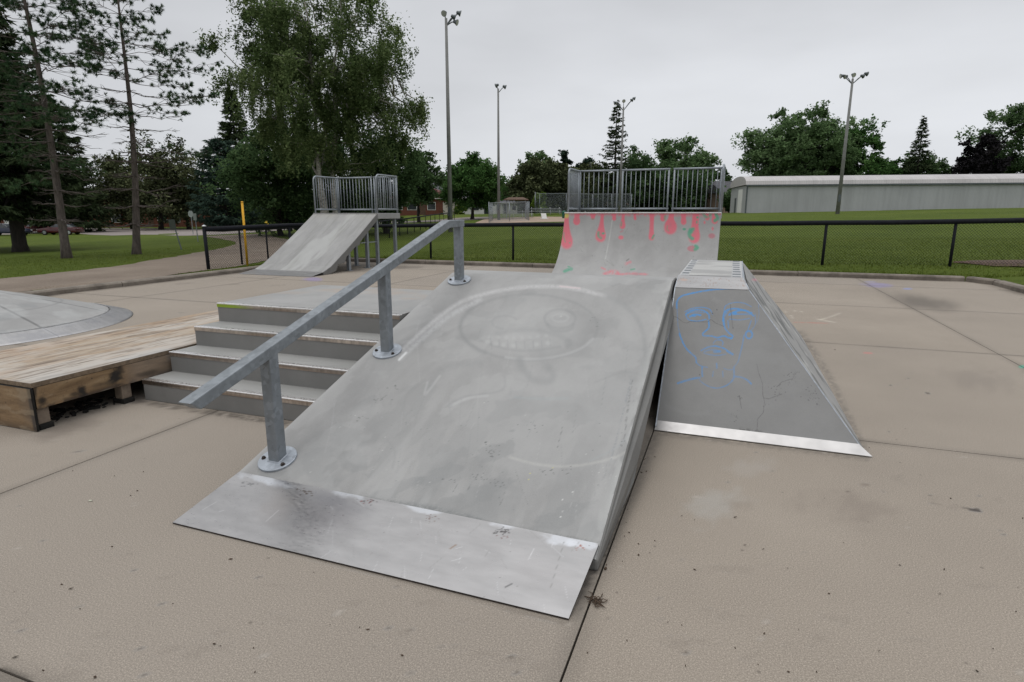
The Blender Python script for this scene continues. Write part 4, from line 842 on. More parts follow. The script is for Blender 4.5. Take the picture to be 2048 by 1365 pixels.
mb = MB(); mb.bar((lx1 - .12, 14.9, .75), (lx1 - .12, 15.75, .75), .03, .03); mb.build('cross_brace', M['galv2'], lr)
guard('platform_guard', [((lx0 + .03, 15.70), (lx0 + .03, 16.9), True, False), ((lx0 + .03, 16.9), (lx1 - .95, 16.9), False, False), ((lx1 - .90, 16.9), (lx1 - .03, 16.9), False, False), ((lx1 - .03, 15.70), (lx1 - .03, 16.9), True, False)], 1.60, (-11.1, 16.9, 1.6), 'galvanised steel guard rail round the smaller left hand ramp platform', .118, 0)

# ================================================================== THE QUARTER PIPE WITH THE PINK PAINT
qp = thing('quarter_pipe', (-2.2, 15, 0), 'tall curved grey quarter pipe with pink and green dripping paint below its top edge', 'ramp')
qx0, qx1 = -4.12, -.29; QY = 15.22; QH = 1.60
def qprof(z):   # y of the curved face at height z
    R = 1.95; zz = np.clip(np.asarray(z, float), 0, QH); return QY - .02 - (R * math.cos(math.asin((R - QH) / R)) - np.sqrt(np.maximum(R * R - (R - zz) ** 2, 0))) * .98
nz = 150; zs = QH * (np.linspace(0, 1, nz + 1) ** 1.25); ysq = qprof(zs); nx_ = 260
Vq = np.stack([np.tile(np.linspace(qx0, qx1, nx_ + 1), nz + 1), np.repeat(ysq, nx_ + 1), np.repeat(zs + .004, nx_ + 1)], -1)
PK, PD, GR = (.62, .10, .145), (.40, .13, .16), (.025, .28, .165)
def drips(p):
    z = lambda x, y: (1050 + x / 4.016, 400 + y / 4.016); rs = np.random.RandomState(3)
    x, zz = p.V[:, 0], p.V[:, 2]
    p.put(sm((fbm(x * 1.2, zz * .9, 4) - .5) * 6) * .3, (.38, .385, .38)); p.put(sm((fbm(x * 3 + 8, zz * 2, 4) - .57) * 8) * .35, (.25, .25, .245))
    p.stroke([z(315, 104), z(1575, 108)], 5, PK, .95, .5, .1); p.stroke([z(330, 116), z(560, 120), z(780, 122), z(1100, 122), z(1400, 126), z(1570, 120)], 5, PK, .6, .8, .6)
    def drip(x0, y0, x1, y1, w0, w1, blob_=None, c_=PK):
        n = 12
        for k in range(n):
            t = k / (n - 1); w_ = (w0 * (1 - t) ** 1.1 * .8 + w1 * (.25 + .75 * t) * t) * 1.15; p.stroke([z(x0 + (x1 - x0) * t, y0 + (y1 - y0) * t), z(x0 + (x1 - x0) * (t + .09), y0 + (y1 - y0) * (t + .09))], w_ / 4.016, c_, .9, .3)
        p.blob(z(x1, y1), (blob_ or w1) / 4.016 * .62, (blob_ or w1) / 4.016 * .75, c_, .95, .3)
    drip(333, 115, 335, 330, 38, 78, 82); p.blob(z(333, 125), 7, 8, (.5, .5, .05), .8, .6)
    drip(418, 115, 415, 172, 44, 44, 46); drip(545, 115, 545, 145, 44, 24, 24); drip(622, 112, 608, 285, 26, 66, 72); drip(716, 112, 716, 150, 34, 26, 24); drip(790, 112, 784, 205, 26, 36, 40)
    drip(882, 112, 884, 150, 22, 18, 18); drip(1020, 112, 1016, 290, 40, 36, 42); drip(1108, 112, 1108, 150, 46, 34, 36); drip(1176, 112, 1168, 218, 42, 84, 84); drip(1274, 112, 1274, 175, 42, 36, 38)
    drip(1372, 112, 1360, 290, 56, 74, 78); drip(1524, 118, 1524, 165, 40, 42, 42); drip(1465, 112, 1465, 145, 34, 28, 26)
    p.blob(z(771, 303), 6.5, 5, PK, .9, .4); p.stroke([z(768, 258), z(785, 250)], 3, PD, .6); p.blob(z(1500, 290), 8.5, 6.5, PD, .9, .4); p.blob(z(1507, 232), 3, 5, PK, .8); p.blob(z(1442, 182), 2.5, 4, PK, .9); p.blob(z(1344, 392), 12, 7, PD, .95, .3)
    for q in ([(1330, 240), (1320, 270), (1328, 300), (1345, 312)], [(1350, 235), (1335, 260)]): p.stroke([z(*a) for a in q], 7, GR, .9, .5)
    p.stroke([z(1370, 372), z(1385, 385), z(1365, 400)], 6, GR, .9); p.blob(z(1279, 236), 4.5, 3.2, GR, .9); p.stroke([z(1535, 120), z(1545, 150), z(1525, 168)], 6.5, GR, .9); p.stroke([z(1430, 112), z(1460, 140), z(1490, 118)], 5, GR, .8, .6, .3)
    p.stroke([z(1125, 130), z(1122, 155)], 4, GR, .6); p.blob(z(1385, 142), 3, 3, GR, .9); p.blob(z(1380, 180), 2, 4, GR, .9); p.blob(z(628, 270), 4, 3, GR, .9); p.stroke([z(590, 262), z(590, 290), z(610, 308)], 5, GR, .8); p.stroke([z(1022, 310), z(1035, 285)], 3.5, GR, .85)
    p.stroke([z(1145, 210), z(1140, 235), z(1155, 250)], 2.5, GR, .5); p.stroke([z(313, 265), z(312, 300), z(325, 340)], 2, GR, .6); p.blob(z(360, 346), 2, 2, GR, .8); p.blob(z(545, 155), 4, 2, GR, .6); p.stroke([z(775, 180), z(772, 210)], 2.5, GR, .7)
    for q in ((418, 160), (608, 285), (1168, 205), (1360, 260)): p.blob(z(*q), 5, 9, PD, .45, .9)
    p.stroke([z(318, 575), z(350, 560), z(372, 556)], 6, GR, .9, .6, .2); p.stroke([z(345, 535), z(362, 540)], 2, GR, .8); p.stroke([z(850, 562), z(880, 556)], 3, GR, .7)
    p.stroke([z(640, 600), z(700, 580), z(760, 595)], 8, PK, .7, .8, .5); p.stroke([z(760, 600), z(880, 592), z(980, 600)], 4, PK, .6, .8, .5); p.stroke([z(810, 515), z(845, 500)], 5, PK, .55, .8, .4); p.stroke([z(615, 545), z(645, 560)], 3, PK, .6); p.blob(z(890, 598), 9, 4, PD, .6, .8)
    p.stroke([z(700, 165), z(680, 300), z(645, 480)], 1.4, (.6, .6, .59), .5, .8, .3); p.stroke([z(815, 490), z(835, 475)], 2, (.08, .08, .08), .7); p.stroke([z(1130, 135), z(1105, 400)], .8, (.25, .25, .24), .4)
    for k in range(70): p.blob(z(300 + rs.rand() * 1250, 130 + rs.rand() * 440), .6 + rs.rand(), .5 + rs.rand() * 1.3, (.14, .14, .13), .55)
    for k in range(12):
        a_, b_ = 350 + rs.rand() * 1100, 200 + rs.rand() * 300; p.stroke([z(a_, b_), z(a_ + rs.randn() * 40, b_ + 20 + rs.rand() * 40)], 1, (.14, .14, .13), .4, rough=.5)
painted_grid('curved_face', Vq, grid(nx_, nz), M['ramp'], drips, qp, smooth=True)
mb = MB(); pf = [(float(qprof(z)), z) for z in np.linspace(QH - .01, .0, 24)]
bk = [(y + .10, max(z - .10, 0.0)) for y, z in pf]; mb.prism_x([(y + .008, z) for y, z in pf] + bk[::-1], qx0, qx1); mb.build('curved_shell', M['side'], qp)
mb = MB(); mb.box(qx0 - .01, qx1 + .01, QY - .035, QY + .05, QH - .008, QH + .022); mb.build('steel_lip', M['nosetop'], qp, bevel=.005)
mb = MB(); mb.box(qx0, qx1, QY + .052, 16.5, QH - .13, QH + .005); mb.build('platform_deck', M['rampn'], qp, bevel=.008)
for x in (qx0 + .1, -2.2, qx1 - .1):
    for y in (15.45, 16.4):
        mb = MB(); mb.box(x - .045, x + .045, y - .045, y + .045, 0, QH - .13); mb.build('leg', M['galv2'], qp, bevel=.005)
gx0, gx1 = qx0 + .06, qx1 - .02
guard('platform_guard', [((gx0, 15.30), (gx0, 16.42), True, False), ((gx0, 16.42), (-2.98, 16.42), False, False), ((-2.90, 16.42), (-1.64, 16.42), False, False), ((-1.56, 16.42), (gx1 - .03, 16.42), False, False), ((gx1, 15.30), (gx1, 16.42), True, False)], QH, (-2.2, 16.4, QH), 'galvanised steel guard rail on top of the pink painted quarter pipe', .128, 0)

# ================================================================== FENCES
def gz(x, y): return float(hgt(x, y))
def chain_fence(name, pts, label, H=1.2, mat='blackvinyl', rail_r=.05, wire=.0016, cell=.065, post_r=.03, gap=3.05, cap=False, low=False, posts=None, cat='fence'):
    P = [np.array(p, float) for p in pts]; f = thing(name, (*P[0], gz(*P[0])), label, cat); seg = []
    for a, b in zip(P[:-1], P[1:]):
        Lg = np.linalg.norm(b - a); n = max(1, int(round(Lg / gap)))
        for k in range(n): seg.append((a + (b - a) * k / n, a + (b - a) * (k + 1) / n))
    nodes = [seg[0][0]] + [s[1] for s in seg]; rng = random.Random(len(nodes))
    for i, q in enumerate(nodes):
        z = gz(*q); mb = MB(); r = post_r * (1.25 if i in (0, len(nodes) - 1) else 1); ext = .07 if i in (0,) else -.02
        mb.tube([(q[0], q[1], z - .1), (q[0] + rng.uniform(-.012, .012), q[1], z + H + ext)], r, 8); po = mb.build('post', M[mat], f, smooth=True)
        if i == 0: mb = MB(); mb.tube([(q[0], q[1], z + H + ext), (q[0], q[1], z + H + ext + .02), (q[0], q[1], z + H + ext + .05)], [r * 1.2, r * 1.3, r * .5], 8); mb.build('post_cap', M['alu'], po)
    mb = MB(); pts3 = []
    for i, q in enumerate(nodes):
        pts3.append((q[0], q[1], gz(*q) + H))
        if i < len(nodes) - 1 and rail_r > .04:
            m_ = (q + nodes[i + 1]) / 2; pts3.append((m_[0], m_[1], gz(*m_) + H - .012 + rng.uniform(-.01, .012)))
    mb.tube(pts3, rail_r, 10); mb.build('top_rail', M[mat], f, smooth=True)
    if low: mb = MB(); mb.tube([(q[0], q[1], gz(*q) + .06) for q in nodes], .02, 6); mb.build('bottom_rail', M[mat], f)
    V = []; n0 = 0
    for a, b in seg:
        Lg = np.linalg.norm(b - a); d = np.array([*(b - a) / Lg, 0]); nn = np.array([-d[1], d[0], 0]); za, zb_ = gz(*a), gz(*b); hh = H - .05; n = int(Lg / cell)
        for k in range(-int(hh / cell) - 1, n + 1):
            for sgn in (1, -1):
                s0, s1 = (k * cell, k * cell + hh); 
                zz0, zz1 = (.03, .03 + hh) if sgn > 0 else (.03 + hh, .03)
                if s0 < 0: zz0 += (zz1 - zz0) * (-s0) / hh; s0 = 0
                if s1 > Lg: zz1 -= (zz1 - zz0) * (s1 - Lg) / (s1 - s0); s1 = Lg
                if s1 <= s0: continue
                A = np.array([*a, za]) * (1 - s0 / Lg) + np.array([*b, zb_]) * (s0 / Lg) + (0, 0, zz0); B = np.array([*a, za]) * (1 - s1 / Lg) + np.array([*b, zb_]) * (s1 / Lg) + (0, 0, zz1)
                w_ = np.array([0, 0, wire]); V += [A - w_, A + w_, B + w_, B - w_]
    V = np.array(V); link('chain_link', raw_mesh('chain_link', V, np.arange(len(V)).reshape(-1, 4)), M[mat], f).parent = f
    return f
chain_fence('chain_link_fence', [(-13.95, 12.9), (-12.85, 18.5), (-9.8, 18.5), (2.4, 18.5), (8.4, 18.62), (20, 18.9)], 'black vinyl chain link fence with padded top rail just behind the slab kerb', 1.15, wire=.0034, rail_r=.068, post_r=.038, cell=.075)
fp = [(-14.15, 13.1), (-15.9, 17.4), (-18.3, 25.5), (-22.0, 37), (-27.5, 53), (-32.6, 68)]
chain_fence('chain_link_fence', fp, 'black chain link fence running away from the slab corner towards the ball diamond', 1.15, rail_r=.05, cell=.13, wire=.0035)

def pole_thing(name, loc, label, cat, H, r0, r1, mat, group=None, n=12):
    t = thing(name, loc, label, cat, group); mb = MB(); mb.tube([(loc[0], loc[1], loc[2] - .2), (loc[0], loc[1], loc[2] + H)], [r0, r1], n); mb.build('pole', mat, t, smooth=True); return t
def floodlight(parent, c, yaw, pitch, s=1.):
    c = np.array(c, float); d = np.array([math.cos(yaw) * math.cos(pitch), math.sin(yaw) * math.cos(pitch), math.sin(pitch)])
    mb = MB(); mb.tube([c - d * .30 * s, c - d * .26 * s, c - d * .05 * s, c + d * .16 * s, c + d * .2 * s], [.10 * s, .16 * s, .20 * s, .33 * s, .33 * s], 12)
    h = mb.build('lamp_housing', M['lampgrey'], parent, smooth=True); mb = MB(); mb.tube([c + d * .201 * s, c + d * .215 * s], .30 * s, 12); mb.build('lamp_glass', M['lamp'], h)
def light_pole(u, D, top_v, label, lamps, r0=.17, r1=.085, s=1.):
    loc = at(u, D); H = hz(u, top_v, D) - loc[2]; t = pole_thing('light_pole', loc, label, 'light pole', H, r0, r1, M['pole'], 'sports field light poles')
    zt = loc[2] + H
    for (dx, dz, yaw, pit) in lamps:
        c = np.array([loc[0] + RT[0] * dx, loc[1] + RT[1] * dx, zt + dz]); mb = MB(); mb.tube([(loc[0], loc[1], zt - .55), (loc[0], loc[1], zt - .5), c * .6 + np.array([loc[0], loc[1], zt - .25]) * .4, c], .04, 6)
        mb.build('bracket_arm', M['lampgrey'], t); floodlight(t, c, yaw, pit, s * .66)
    mb = MB(); mb.box(loc[0] - .12, loc[0] + .12, loc[1] - .2, loc[1] + .15, loc[2] + 1.2, loc[2] + 1.9)
    mb.build('switch_box', M['lampgrey'], t, bevel=.01)
Y0 = math.radians(YAW); 
light_pole(900.5, 46, 62, 'tallest light pole, nearest one, right of the big birch tree', [(-.1, .35, Y0 - 2.0, -.5), (.55, .1, Y0 + .3, -.35), (.95, .35, Y0 + .1, -.3), (.7, -.25, Y0 - .3, -.35)], .19, .095, 1.)
light_pole(997.5, 72, 188, 'slim light pole rising behind the small fenced enclosure', [(-.15, .35, Y0 + 2.8, -.35), (.75, .2, Y0 + .2, -.35)], .19, .10, 1.2)
light_pole(1239, 84, 222, 'light pole standing in front of the tall spire shaped spruce', [(-1.2, .55, Y0 + 3.1, -.3), (-.9, .5, Y0 + 3.4, -.3), (0, .8, Y0 - 1.6, -.5), (1.1, .9, Y0 + .2, -.2), (1.4, 1.1, Y0, -.2)], .20, .11, 1.1)
light_pole(1675, 60, 170, 'light pole on the grass slope in front of the long white shed', [(-1.1, .25, Y0 + 3.1, -.2), (-.7, .2, Y0 + 3.3, -.3), (0, .35, Y0 - 1.4, -.4), (.9, .25, Y0 + .1, -.2), (1.25, .45, Y0, -.2)], .20, .10, 1.)

# posts and signs at the left
p_ = G(495, 532); t = thing('marker_post', tuple(p_), 'bright yellow round marker post beside the black chain link fence', 'post')
mb = MB(); tp_ = p_ + np.array([.02, 0, hz(490, 405, float((p_ - O) @ FW)) - p_[2]]); mb.tube([p_ - (0, 0, .1), tp_], .036, 12); mb.build('post_tube', M['yellow'], t, smooth=True)
mb = MB(); mb.tube([tp_, tp_ + (0, 0, .012), tp_ + (0, 0, .02)], [.046, .04, .02], 12); mb.build('cap', M['yellow'], t)
p_ = at(531.5, 62); t = thing('fire_hydrant', tuple(p_), 'small yellow fire hydrant beyond the fence under the birch tree', 'hydrant')
mb = MB(); mb.lathe(p_, [(.20, 0), (.20, .06), (.14, .08), (.14, .60), (.18, .62), (.18, .67), (.15, .70), (.10, .82), (.04, .86), (.04, .92)], 14); mb.build('barrel', M['hydrant'], t, smooth=False)
mb = MB(); mb.tube([p_ + (-.25, 0, .5), p_ + (.25, 0, .5)], .07, 10); mb.build('outlet', M['hydrant'], t)
def sign(u, vb, vt, w_, h_, label, mat, lean=0., octa=False, z_extra=0, yaw=0.):
    p_ = G(u, vb); D = float((p_ - O) @ FW); zt = hz(u, vt, D); t = thing('road_sign', tuple(p_), label, 'sign'); d = np.array([lean, 0, zt - p_[2]])
    mb = MB(); mb.tube([p_ - (0, 0, .1), p_ + d * .98], .03, 8); mb.build('sign_post', M['lampgrey'] if lean else M['galv2'], t)
    c = p_ + d - np.array([0, 0, h_ / 2]) * .9; mb = MB(); ax = np.array([math.cos(yaw), math.sin(yaw), 0]); up = np.array([lean * .28, 0, 1.]); up /= np.linalg.norm(up); nn = np.cross(ax, up)
    if octa: q = [c + (ax * math.cos(a_) + up * math.sin(a_)) * w_ / 2 for a_ in np.radians(np.arange(22.5, 360, 45))]
    else: q = [c + ax * sx * w_ / 2 + up * sz * h_ / 2 for sx, sz in ((-1, -1), (1, -1), (1, 1), (-1, 1))]
    m_ = len(q); fr = [v + nn * .033 for v in q] + [v + nn * .037 for v in q]
    mb.add(fr, [tuple(range(m_)), tuple(range(2 * m_ - 1, m_ - 1, -1))] + [(i, i + m_, (i + 1) % m_ + m_, (i + 1) % m_) for i in range(m_)]); mb.build('sign_panel', mat, t)
sign(364, 500, 440, .44, .50, 'leaning dark square sign on the grass island by the gravel path', M['signback'], -.42)
sign(386.5, 470, 422, .62, .62, 'back of an octagonal sign at the far edge of the lawn', M['signgrey'], 0, True)
sign(396, 484, 428, .30, .45, 'thin grey post sign just right of the octagonal sign', M['signgrey'], 0)
p_ = G(1581, 418.5); t = thing('marker_post', tuple(p_), 'short thin brown post in front of the long white shed wall', 'post'); D = float((p_ - O) @ FW)
mb = MB(); mb.tube([p_ - (0, 0, .1), (p_[0], p_[1], hz(1581, 393, D))], .05, 8); mb.build('post_tube', M['brown'], t); mb = MB(); mb.tube([(p_[0], p_[1], hz(1581, 393, D)), (p_[0], p_[1], hz(1581, 392, D))], .065, 8); mb.build('cap', M['lampgrey'], t)

# ================================================================== LONG SHED
D0 = 82.
A = at(1490, 74); a2 = A[:2]; b2 = a2 + np.array([.985, .171]) * 62; d = (b2 - a2) / np.linalg.norm(b2 - a2); nn = np.array([-d[1], d[0]]); 
shed = thing('long_shed', (A[0], A[1], A[2]), 'very long low white corrugated shed with rounded eaves across the grass slope', 'shed')
Ls = np.linalg.norm(b2 - a2) + 10; WD = 11.; yaw_s = math.atan2(d[1], d[0]); z0 = A[2] - .4; wh = hz(1490, 371, float((A - O) @ FW)) - z0; rh = 1.25
def shedmesh(name, polys, mat, parent=None, smooth=False):   # built in local coordinates (x along the wall, y into the shed)
    mb = MB()
    for V, Fc in polys: mb.add(V, Fc)
    o = link(name, raw_mesh(name, mb.V, mb.F, smooth), mat); o.parent = shed; return o
shed.rotation_euler = (0, 0, yaw_s); off_z = z0 - A[2]
slope_z = float(hgt(*(a2 + d * Ls))) - A[2]
def bxs(x0, x1, y0, y1, z0_, z1_): m_ = MB(); m_.box(x0, x1, y0, y1, z0_, z1_); return (m_.V, m_.F)
shedmesh('wall', [bxs(0, Ls, 0, WD, off_z - 1, wh + off_z)], M['shedwall'])
arc = []
for k in range(13):
    t = PI * k / 12; arc.append((WD / 2 - (WD / 2 + .12) * math.cos(t) * 1.0, wh + off_z + .03 + rh * math.sin(t) ** .75))
V = [(-.18, y, z) for y, z in arc] + [(Ls + .2, y, z) for y, z in arc] + [(-.18, arc[0][0], wh + off_z + .02), (-.18, arc[-1][0], wh + off_z + .02)]
shedmesh('roof', [(V, [(i, i + 1, i + 14, i + 13) for i in range(12)] + [tuple(range(12, -1, -1))])], M['shedroof'], smooth=False)
shedmesh('gutter', [bxs(-.1, Ls, -.20, -.003, wh + off_z - .17, wh + off_z + .025)], M['lampgrey'])
shedmesh('corner_trim', [bxs(-.06, .12, -.05, -.003, off_z - .5, wh + off_z - .1)], M['lampgrey'])
o = shedmesh('end_door', [bxs(-.06, -.003, 2.4, 5.2, off_z - .5, wh + off_z - .4)], M['white']); 
shedmesh('end_door', [bxs(-.05, -.003, 6.6, 7.6, off_z - .5, off_z + 2.4)], M['lampgrey'])

# ================================================================== HOUSES
def house(name, u, D, wid, dep, h, rh, yaw, wallm, roofm, label, hip=True, wins=(), doors=(), chim=False, sink=.3, zb=None):
    loc = at(u, D); z = loc[2] if zb is None else zb; t = thing(name, (loc[0], loc[1], z), label, 'house' if name != 'storage_building' else 'building'); t.rotation_euler = (0, 0, yaw)
    def L_(nm, mb, mat, par=None, bev=0):
        o = link(nm, raw_mesh(nm, mb.V, mb.F), mat, None, bev); o.parent = par or t; return o
    mb = MB(); mb.box(-wid / 2, wid / 2, -dep / 2, dep / 2, -1 - sink, h); L_('wall', mb, wallm)
    ov = .45; x, y = wid / 2 + ov, dep / 2 + ov; r_ = (wid / 2 - dep / 2) if hip else wid / 2 + ov
    mb = MB(); mb.add([(-x, -y, h), (x, -y, h), (x, y, h), (-x, y, h), (-r_, 0, h + rh), (r_, 0, h + rh)], [(0, 1, 5, 4), (1, 2, 5), (2, 3, 4, 5), (3, 0, 4), (3, 2, 1, 0)]); rf = L_('roof', mb, roofm)
    mb = MB(); mb.box(-x + .05, x - .05, -y - .02, -y + .03, h - .12, h - .003); L_('fascia', mb, M['white'], rf)
    if chim: mb = MB(); mb.box(wid * .2, wid * .2 + .8, -.3, .5, h + .3, h + rh + .9); L_('chimney', mb, M['brick'], rf)
    for (wx, wz, ww, wh2) in wins:
        mb = MB(); mb.box(wx - ww / 2 - .08, wx + ww / 2 + .08, -dep / 2 - .05, -dep / 2 - .003, wz - .08, wz + wh2 + .08); fr = L_('window', mb, M['white'], None, .01)
        mb = MB(); mb.box(wx - ww / 2, wx + ww / 2, -dep / 2 - .062, -dep / 2 - .053, wz, wz + wh2); L_('pane', mb, M['glass'], fr)
    for (wx, ww, wh2, mt) in doors:
        mb = MB(); mb.box(wx - ww / 2, wx + ww / 2, -dep / 2 - .06, -dep / 2 - .003, -.4, wh2); dr = L_('door', mb, mt, None, .01)
        mb = MB(); mb.box(wx + ww * .38, wx + ww * .43, -dep / 2 - .09, -dep / 2 - .062, 1.0, 1.12); L_('handle', mb, M['lampgrey'], dr)
    return t
fy = Y0
house('brick_house', 850, 100, 11.5, 9, 2.7, 1.8, fy + .18, M['brick'], M['roofred'], 'orange brick bungalow with maroon hipped roof left of the tallest light pole', True, [(-4.5, .9, 1.4, 1.1), (-2.2, .9, 1.4, 1.1), (0.9, .9, 1.2, 1.1)], [(-.5, .9, 2.0, M['brown']), (3.9, 2.3, 2.1, M['cream'])], False)
house('grey_roof_house', 897, 116, 11, 9, 3.6, 2.8, fy - .1, M['cream'], M['roofgrey'], 'house with a grey shingle roof just behind the brick bungalow', False, [(-3, 1.0, 1.2, 1.2)], [(2.5, 2.5, 2.3, M['cream'])], False)
house('white_house', 946, 112, 9.5, 8, 3.0, 1.9, fy - .05, M['white'], M['roofgrey'], 'white sided house half hidden behind the round maple tree', False, [(-3.6, .8, 1.1, 1.3), (-1.2, .8, 1.1, 1.3), (1.0, .8, 1.1, 1.3)], [(3.0, 1.0, 2.1, M['glass'])], False)
house('brick_house', 300, 118, 25, 10, 5.2, 3.0, fy + .3, M['brick'], M['roofgrey'], 'orange brick house glimpsed between the pine trunks on the left', True, [(-4.5, 1.0, 1.5, 1.3), (-1, 1.0, 1.5, 1.3), (3.2, 1.0, 1.5, 1.3), (5.6, 1.0, 1.2, 1.3)], [(1.2, 1.0, 2.1, M['brown'])], True)
house('brick_house', 30, 122, 24, 10, 3.2, 2.4, fy + .3, M['brick'], M['roofgrey'], 'long brick house beyond the parked cars at far left', True, [(-8, 1.0, 2, 1.3), (-3, 1.0, 2, 1.3), (4, 1.0, 2, 1.3), (8, 1.0, 2, 1.3)], [(0.5, 1.0, 2.1, M['white'])], False)
house('storage_building', 1300, 118, 22, 7, 1.7, .55, fy, M['tan'], M['brown'], 'low tan building with a flat brown roof seen through the guard rail', False, [(-6, .6, 1.2, .7), (2, .6, 1.2, .7)], [(-2, 1.4, 1.5, M['brown'])], False)
house('grey_roof_house', 1450, 108, 8, 8, 3.4, 2.2, fy + .4, M['tan'], M['roofgrey'], 'small house with grey roof just left of the long white shed', False, [(-1.5, 1.0, 1.2, 1.2)], [(1.5, 1.0, 2.1, M['white'])], False)
house('storage_building', 1010, 122, 3.6, 4, 2.3, .5, fy + .5, M['white'], M['roofgrey'], 'small white gabled building behind the fenced enclosure', False, [(1.0, .9, .8, .8)], [(-1.0, .8, 2.0, M['lampgrey'])], False)

# ================================================================== BALL DIAMOND
def bp(u, D, dz=0): p = at(u, D); return p
# enclosure of tall galvanised chain link with a canopy
def wire_enclosure(name, us, D, H, label, gap=2.2, cat='enclosure'):
    pts = [at(u, dd)[:2] for u, dd in us]; return chain_fence(name, pts, label, H, 'galv2', .03, .008, .16, .035, gap, low=True, cat=cat)
wire_enclosure('wire_enclosure', [(978, 64), (1058, 66), (1053, 72), (985, 71), (978, 64)], 65, 2.1, 'galvanised chain link enclosure beside the ball diamond with mesh walls')
wire_enclosure('backstop_fence', [(1070, 86), (1079, 92), (1184, 94), (1262, 90)], 90, 3.0, 'tall galvanised chain link backstop behind the ball diamond', 4.5, 'fence')
c_ = at(1032, 76); t = thing('dugout_canopy', tuple(c_), 'small dark pitched canopy roof standing behind the wire enclosure', 'canopy')
for sx in (-1, 1):
    for sy in (-1, 1): mb = MB(); q = c_ + RT * sx * 1.2 + np.array([FW[0], FW[1], 0]) * sy * 1.0; mb.tube([q - (0, 0, .2), q + (0, 0, 2.35)], .05, 6); mb.build('post', M['galv2'], t)
F2 = np.array([FW[0], FW[1], 0]); F2 /= np.linalg.norm(F2); zc = 2.35
mb = MB(); V = []
for h2 in (0, .06):
    V += [c_ - RT * 1.6 - F2 * 1.5 + (0, 0, zc + h2), c_ + RT * 1.6 - F2 * 1.5 + (0, 0, zc + h2), c_ + RT * 1.6 + F2 * 1.5 + (0, 0, zc + h2), c_ - RT * 1.6 + F2 * 1.5 + (0, 0, zc + h2), c_ - RT * .9 + (0, 0, zc + .32 + h2), c_ + RT * .9 + (0, 0, zc + .32 + h2)]
mb.add(V, [(6, 7, 11, 10), (7, 8, 11), (8, 9, 10, 11), (9, 6, 10), (0, 1, 7, 6), (1, 2, 8, 7), (2, 3, 9, 8), (3, 0, 6, 9), (3, 2, 1, 0)]); mb.build('roof', M['brown'], t)
def bleacher(u, D, Lg, rows, label):
    c = at(u, D); t = thing('bleacher', tuple(c), label, 'bleacher', 'aluminium bleachers by the diamond')
    for k in range(rows):
        mb = MB(); mb.obox(c + F2 * k * .6, RT, F2, Lg / 2, .14, c[2] + .42 + .22 * k, c[2] + .47 + .22 * k); mb.build('bench_plank', M['alu'], t)
    for s in np.linspace(-Lg / 2 + .2, Lg / 2 - .2, 4):
        mb = MB(); q = c + RT * s; mb.bar(q + (0, 0, .0), q + F2 * rows * .6 + (0, 0, .4 + .22 * rows), .04, .04); mb.bar(q + (0, 0, 0), q + (0, 0, .42), .04, .04, (0, 1, 0)); mb.bar(q + F2 * .6 * (rows - 1), q + F2 * .6 * (rows - 1) + (0, 0, .42 + .22 * (rows - 1)), .04, .04, (0, 1, 0)); mb.build('frame', M['alu'], t)
bleacher(1092, 84, 4.4, 3, 'aluminium bleacher in front of the tall backstop'); bleacher(1036, 80, 4.2, 3, 'aluminium bleacher seen through the wire enclosure')
c_ = at(1089, 70); t = thing('white_board', tuple(c_), 'small white board propped up on the edge of the infield', 'board'); mb = MB()
mb.hexa([c_ - RT * .30 + (0, 0, .1), c_ + RT * .30 + (0, 0, .1), c_ + RT * .30 + F2 * .05 + (0, 0, .1), c_ - RT * .30 + F2 * .05 + (0, 0, .1), c_ - RT * .42 + F2 * .3 + (0, 0, .72), c_ + RT * .2 + F2 * .3 + (0, 0, .72), c_ + RT * .2 + F2 * .35 + (0, 0, .72), c_ - RT * .42 + F2 * .35 + (0, 0, .72)]); mb.build('panel', M['white'], t, bevel=.01)
mb = MB(); mb.bar(c_ + F2 * .6 + (0, 0, 0), c_ + F2 * .3 + (0, 0, .6), .04, .04); mb.build('prop_leg', M['brown'], t)
c_ = G(1088, 439.5); t = thing('home_plate', tuple(c_), 'flat white plate lying on the tan infield', 'base'); mb = MB(); mb.obox(c_, RT, F2, .5, .5, c_[2] + .06, c_[2] + .12); mb.build('slab', M['white'], t, bevel=.01)
c_ = at(1128, 72); t = thing('waste_bin', tuple(c_), 'dark green round bin beside the tall backstop', 'bin'); mb = MB(); mb.lathe(c_, [(.22, 0), (.28, .75), (.30, .76), (.30, .8)], 12); mb.build('drum', M['greenbox'], t); mb = MB(); mb.lathe(c_, [(.31, .80), (.25, .9), (.05, .95)], 12); mb.build('lid', M['greenbox'], t)

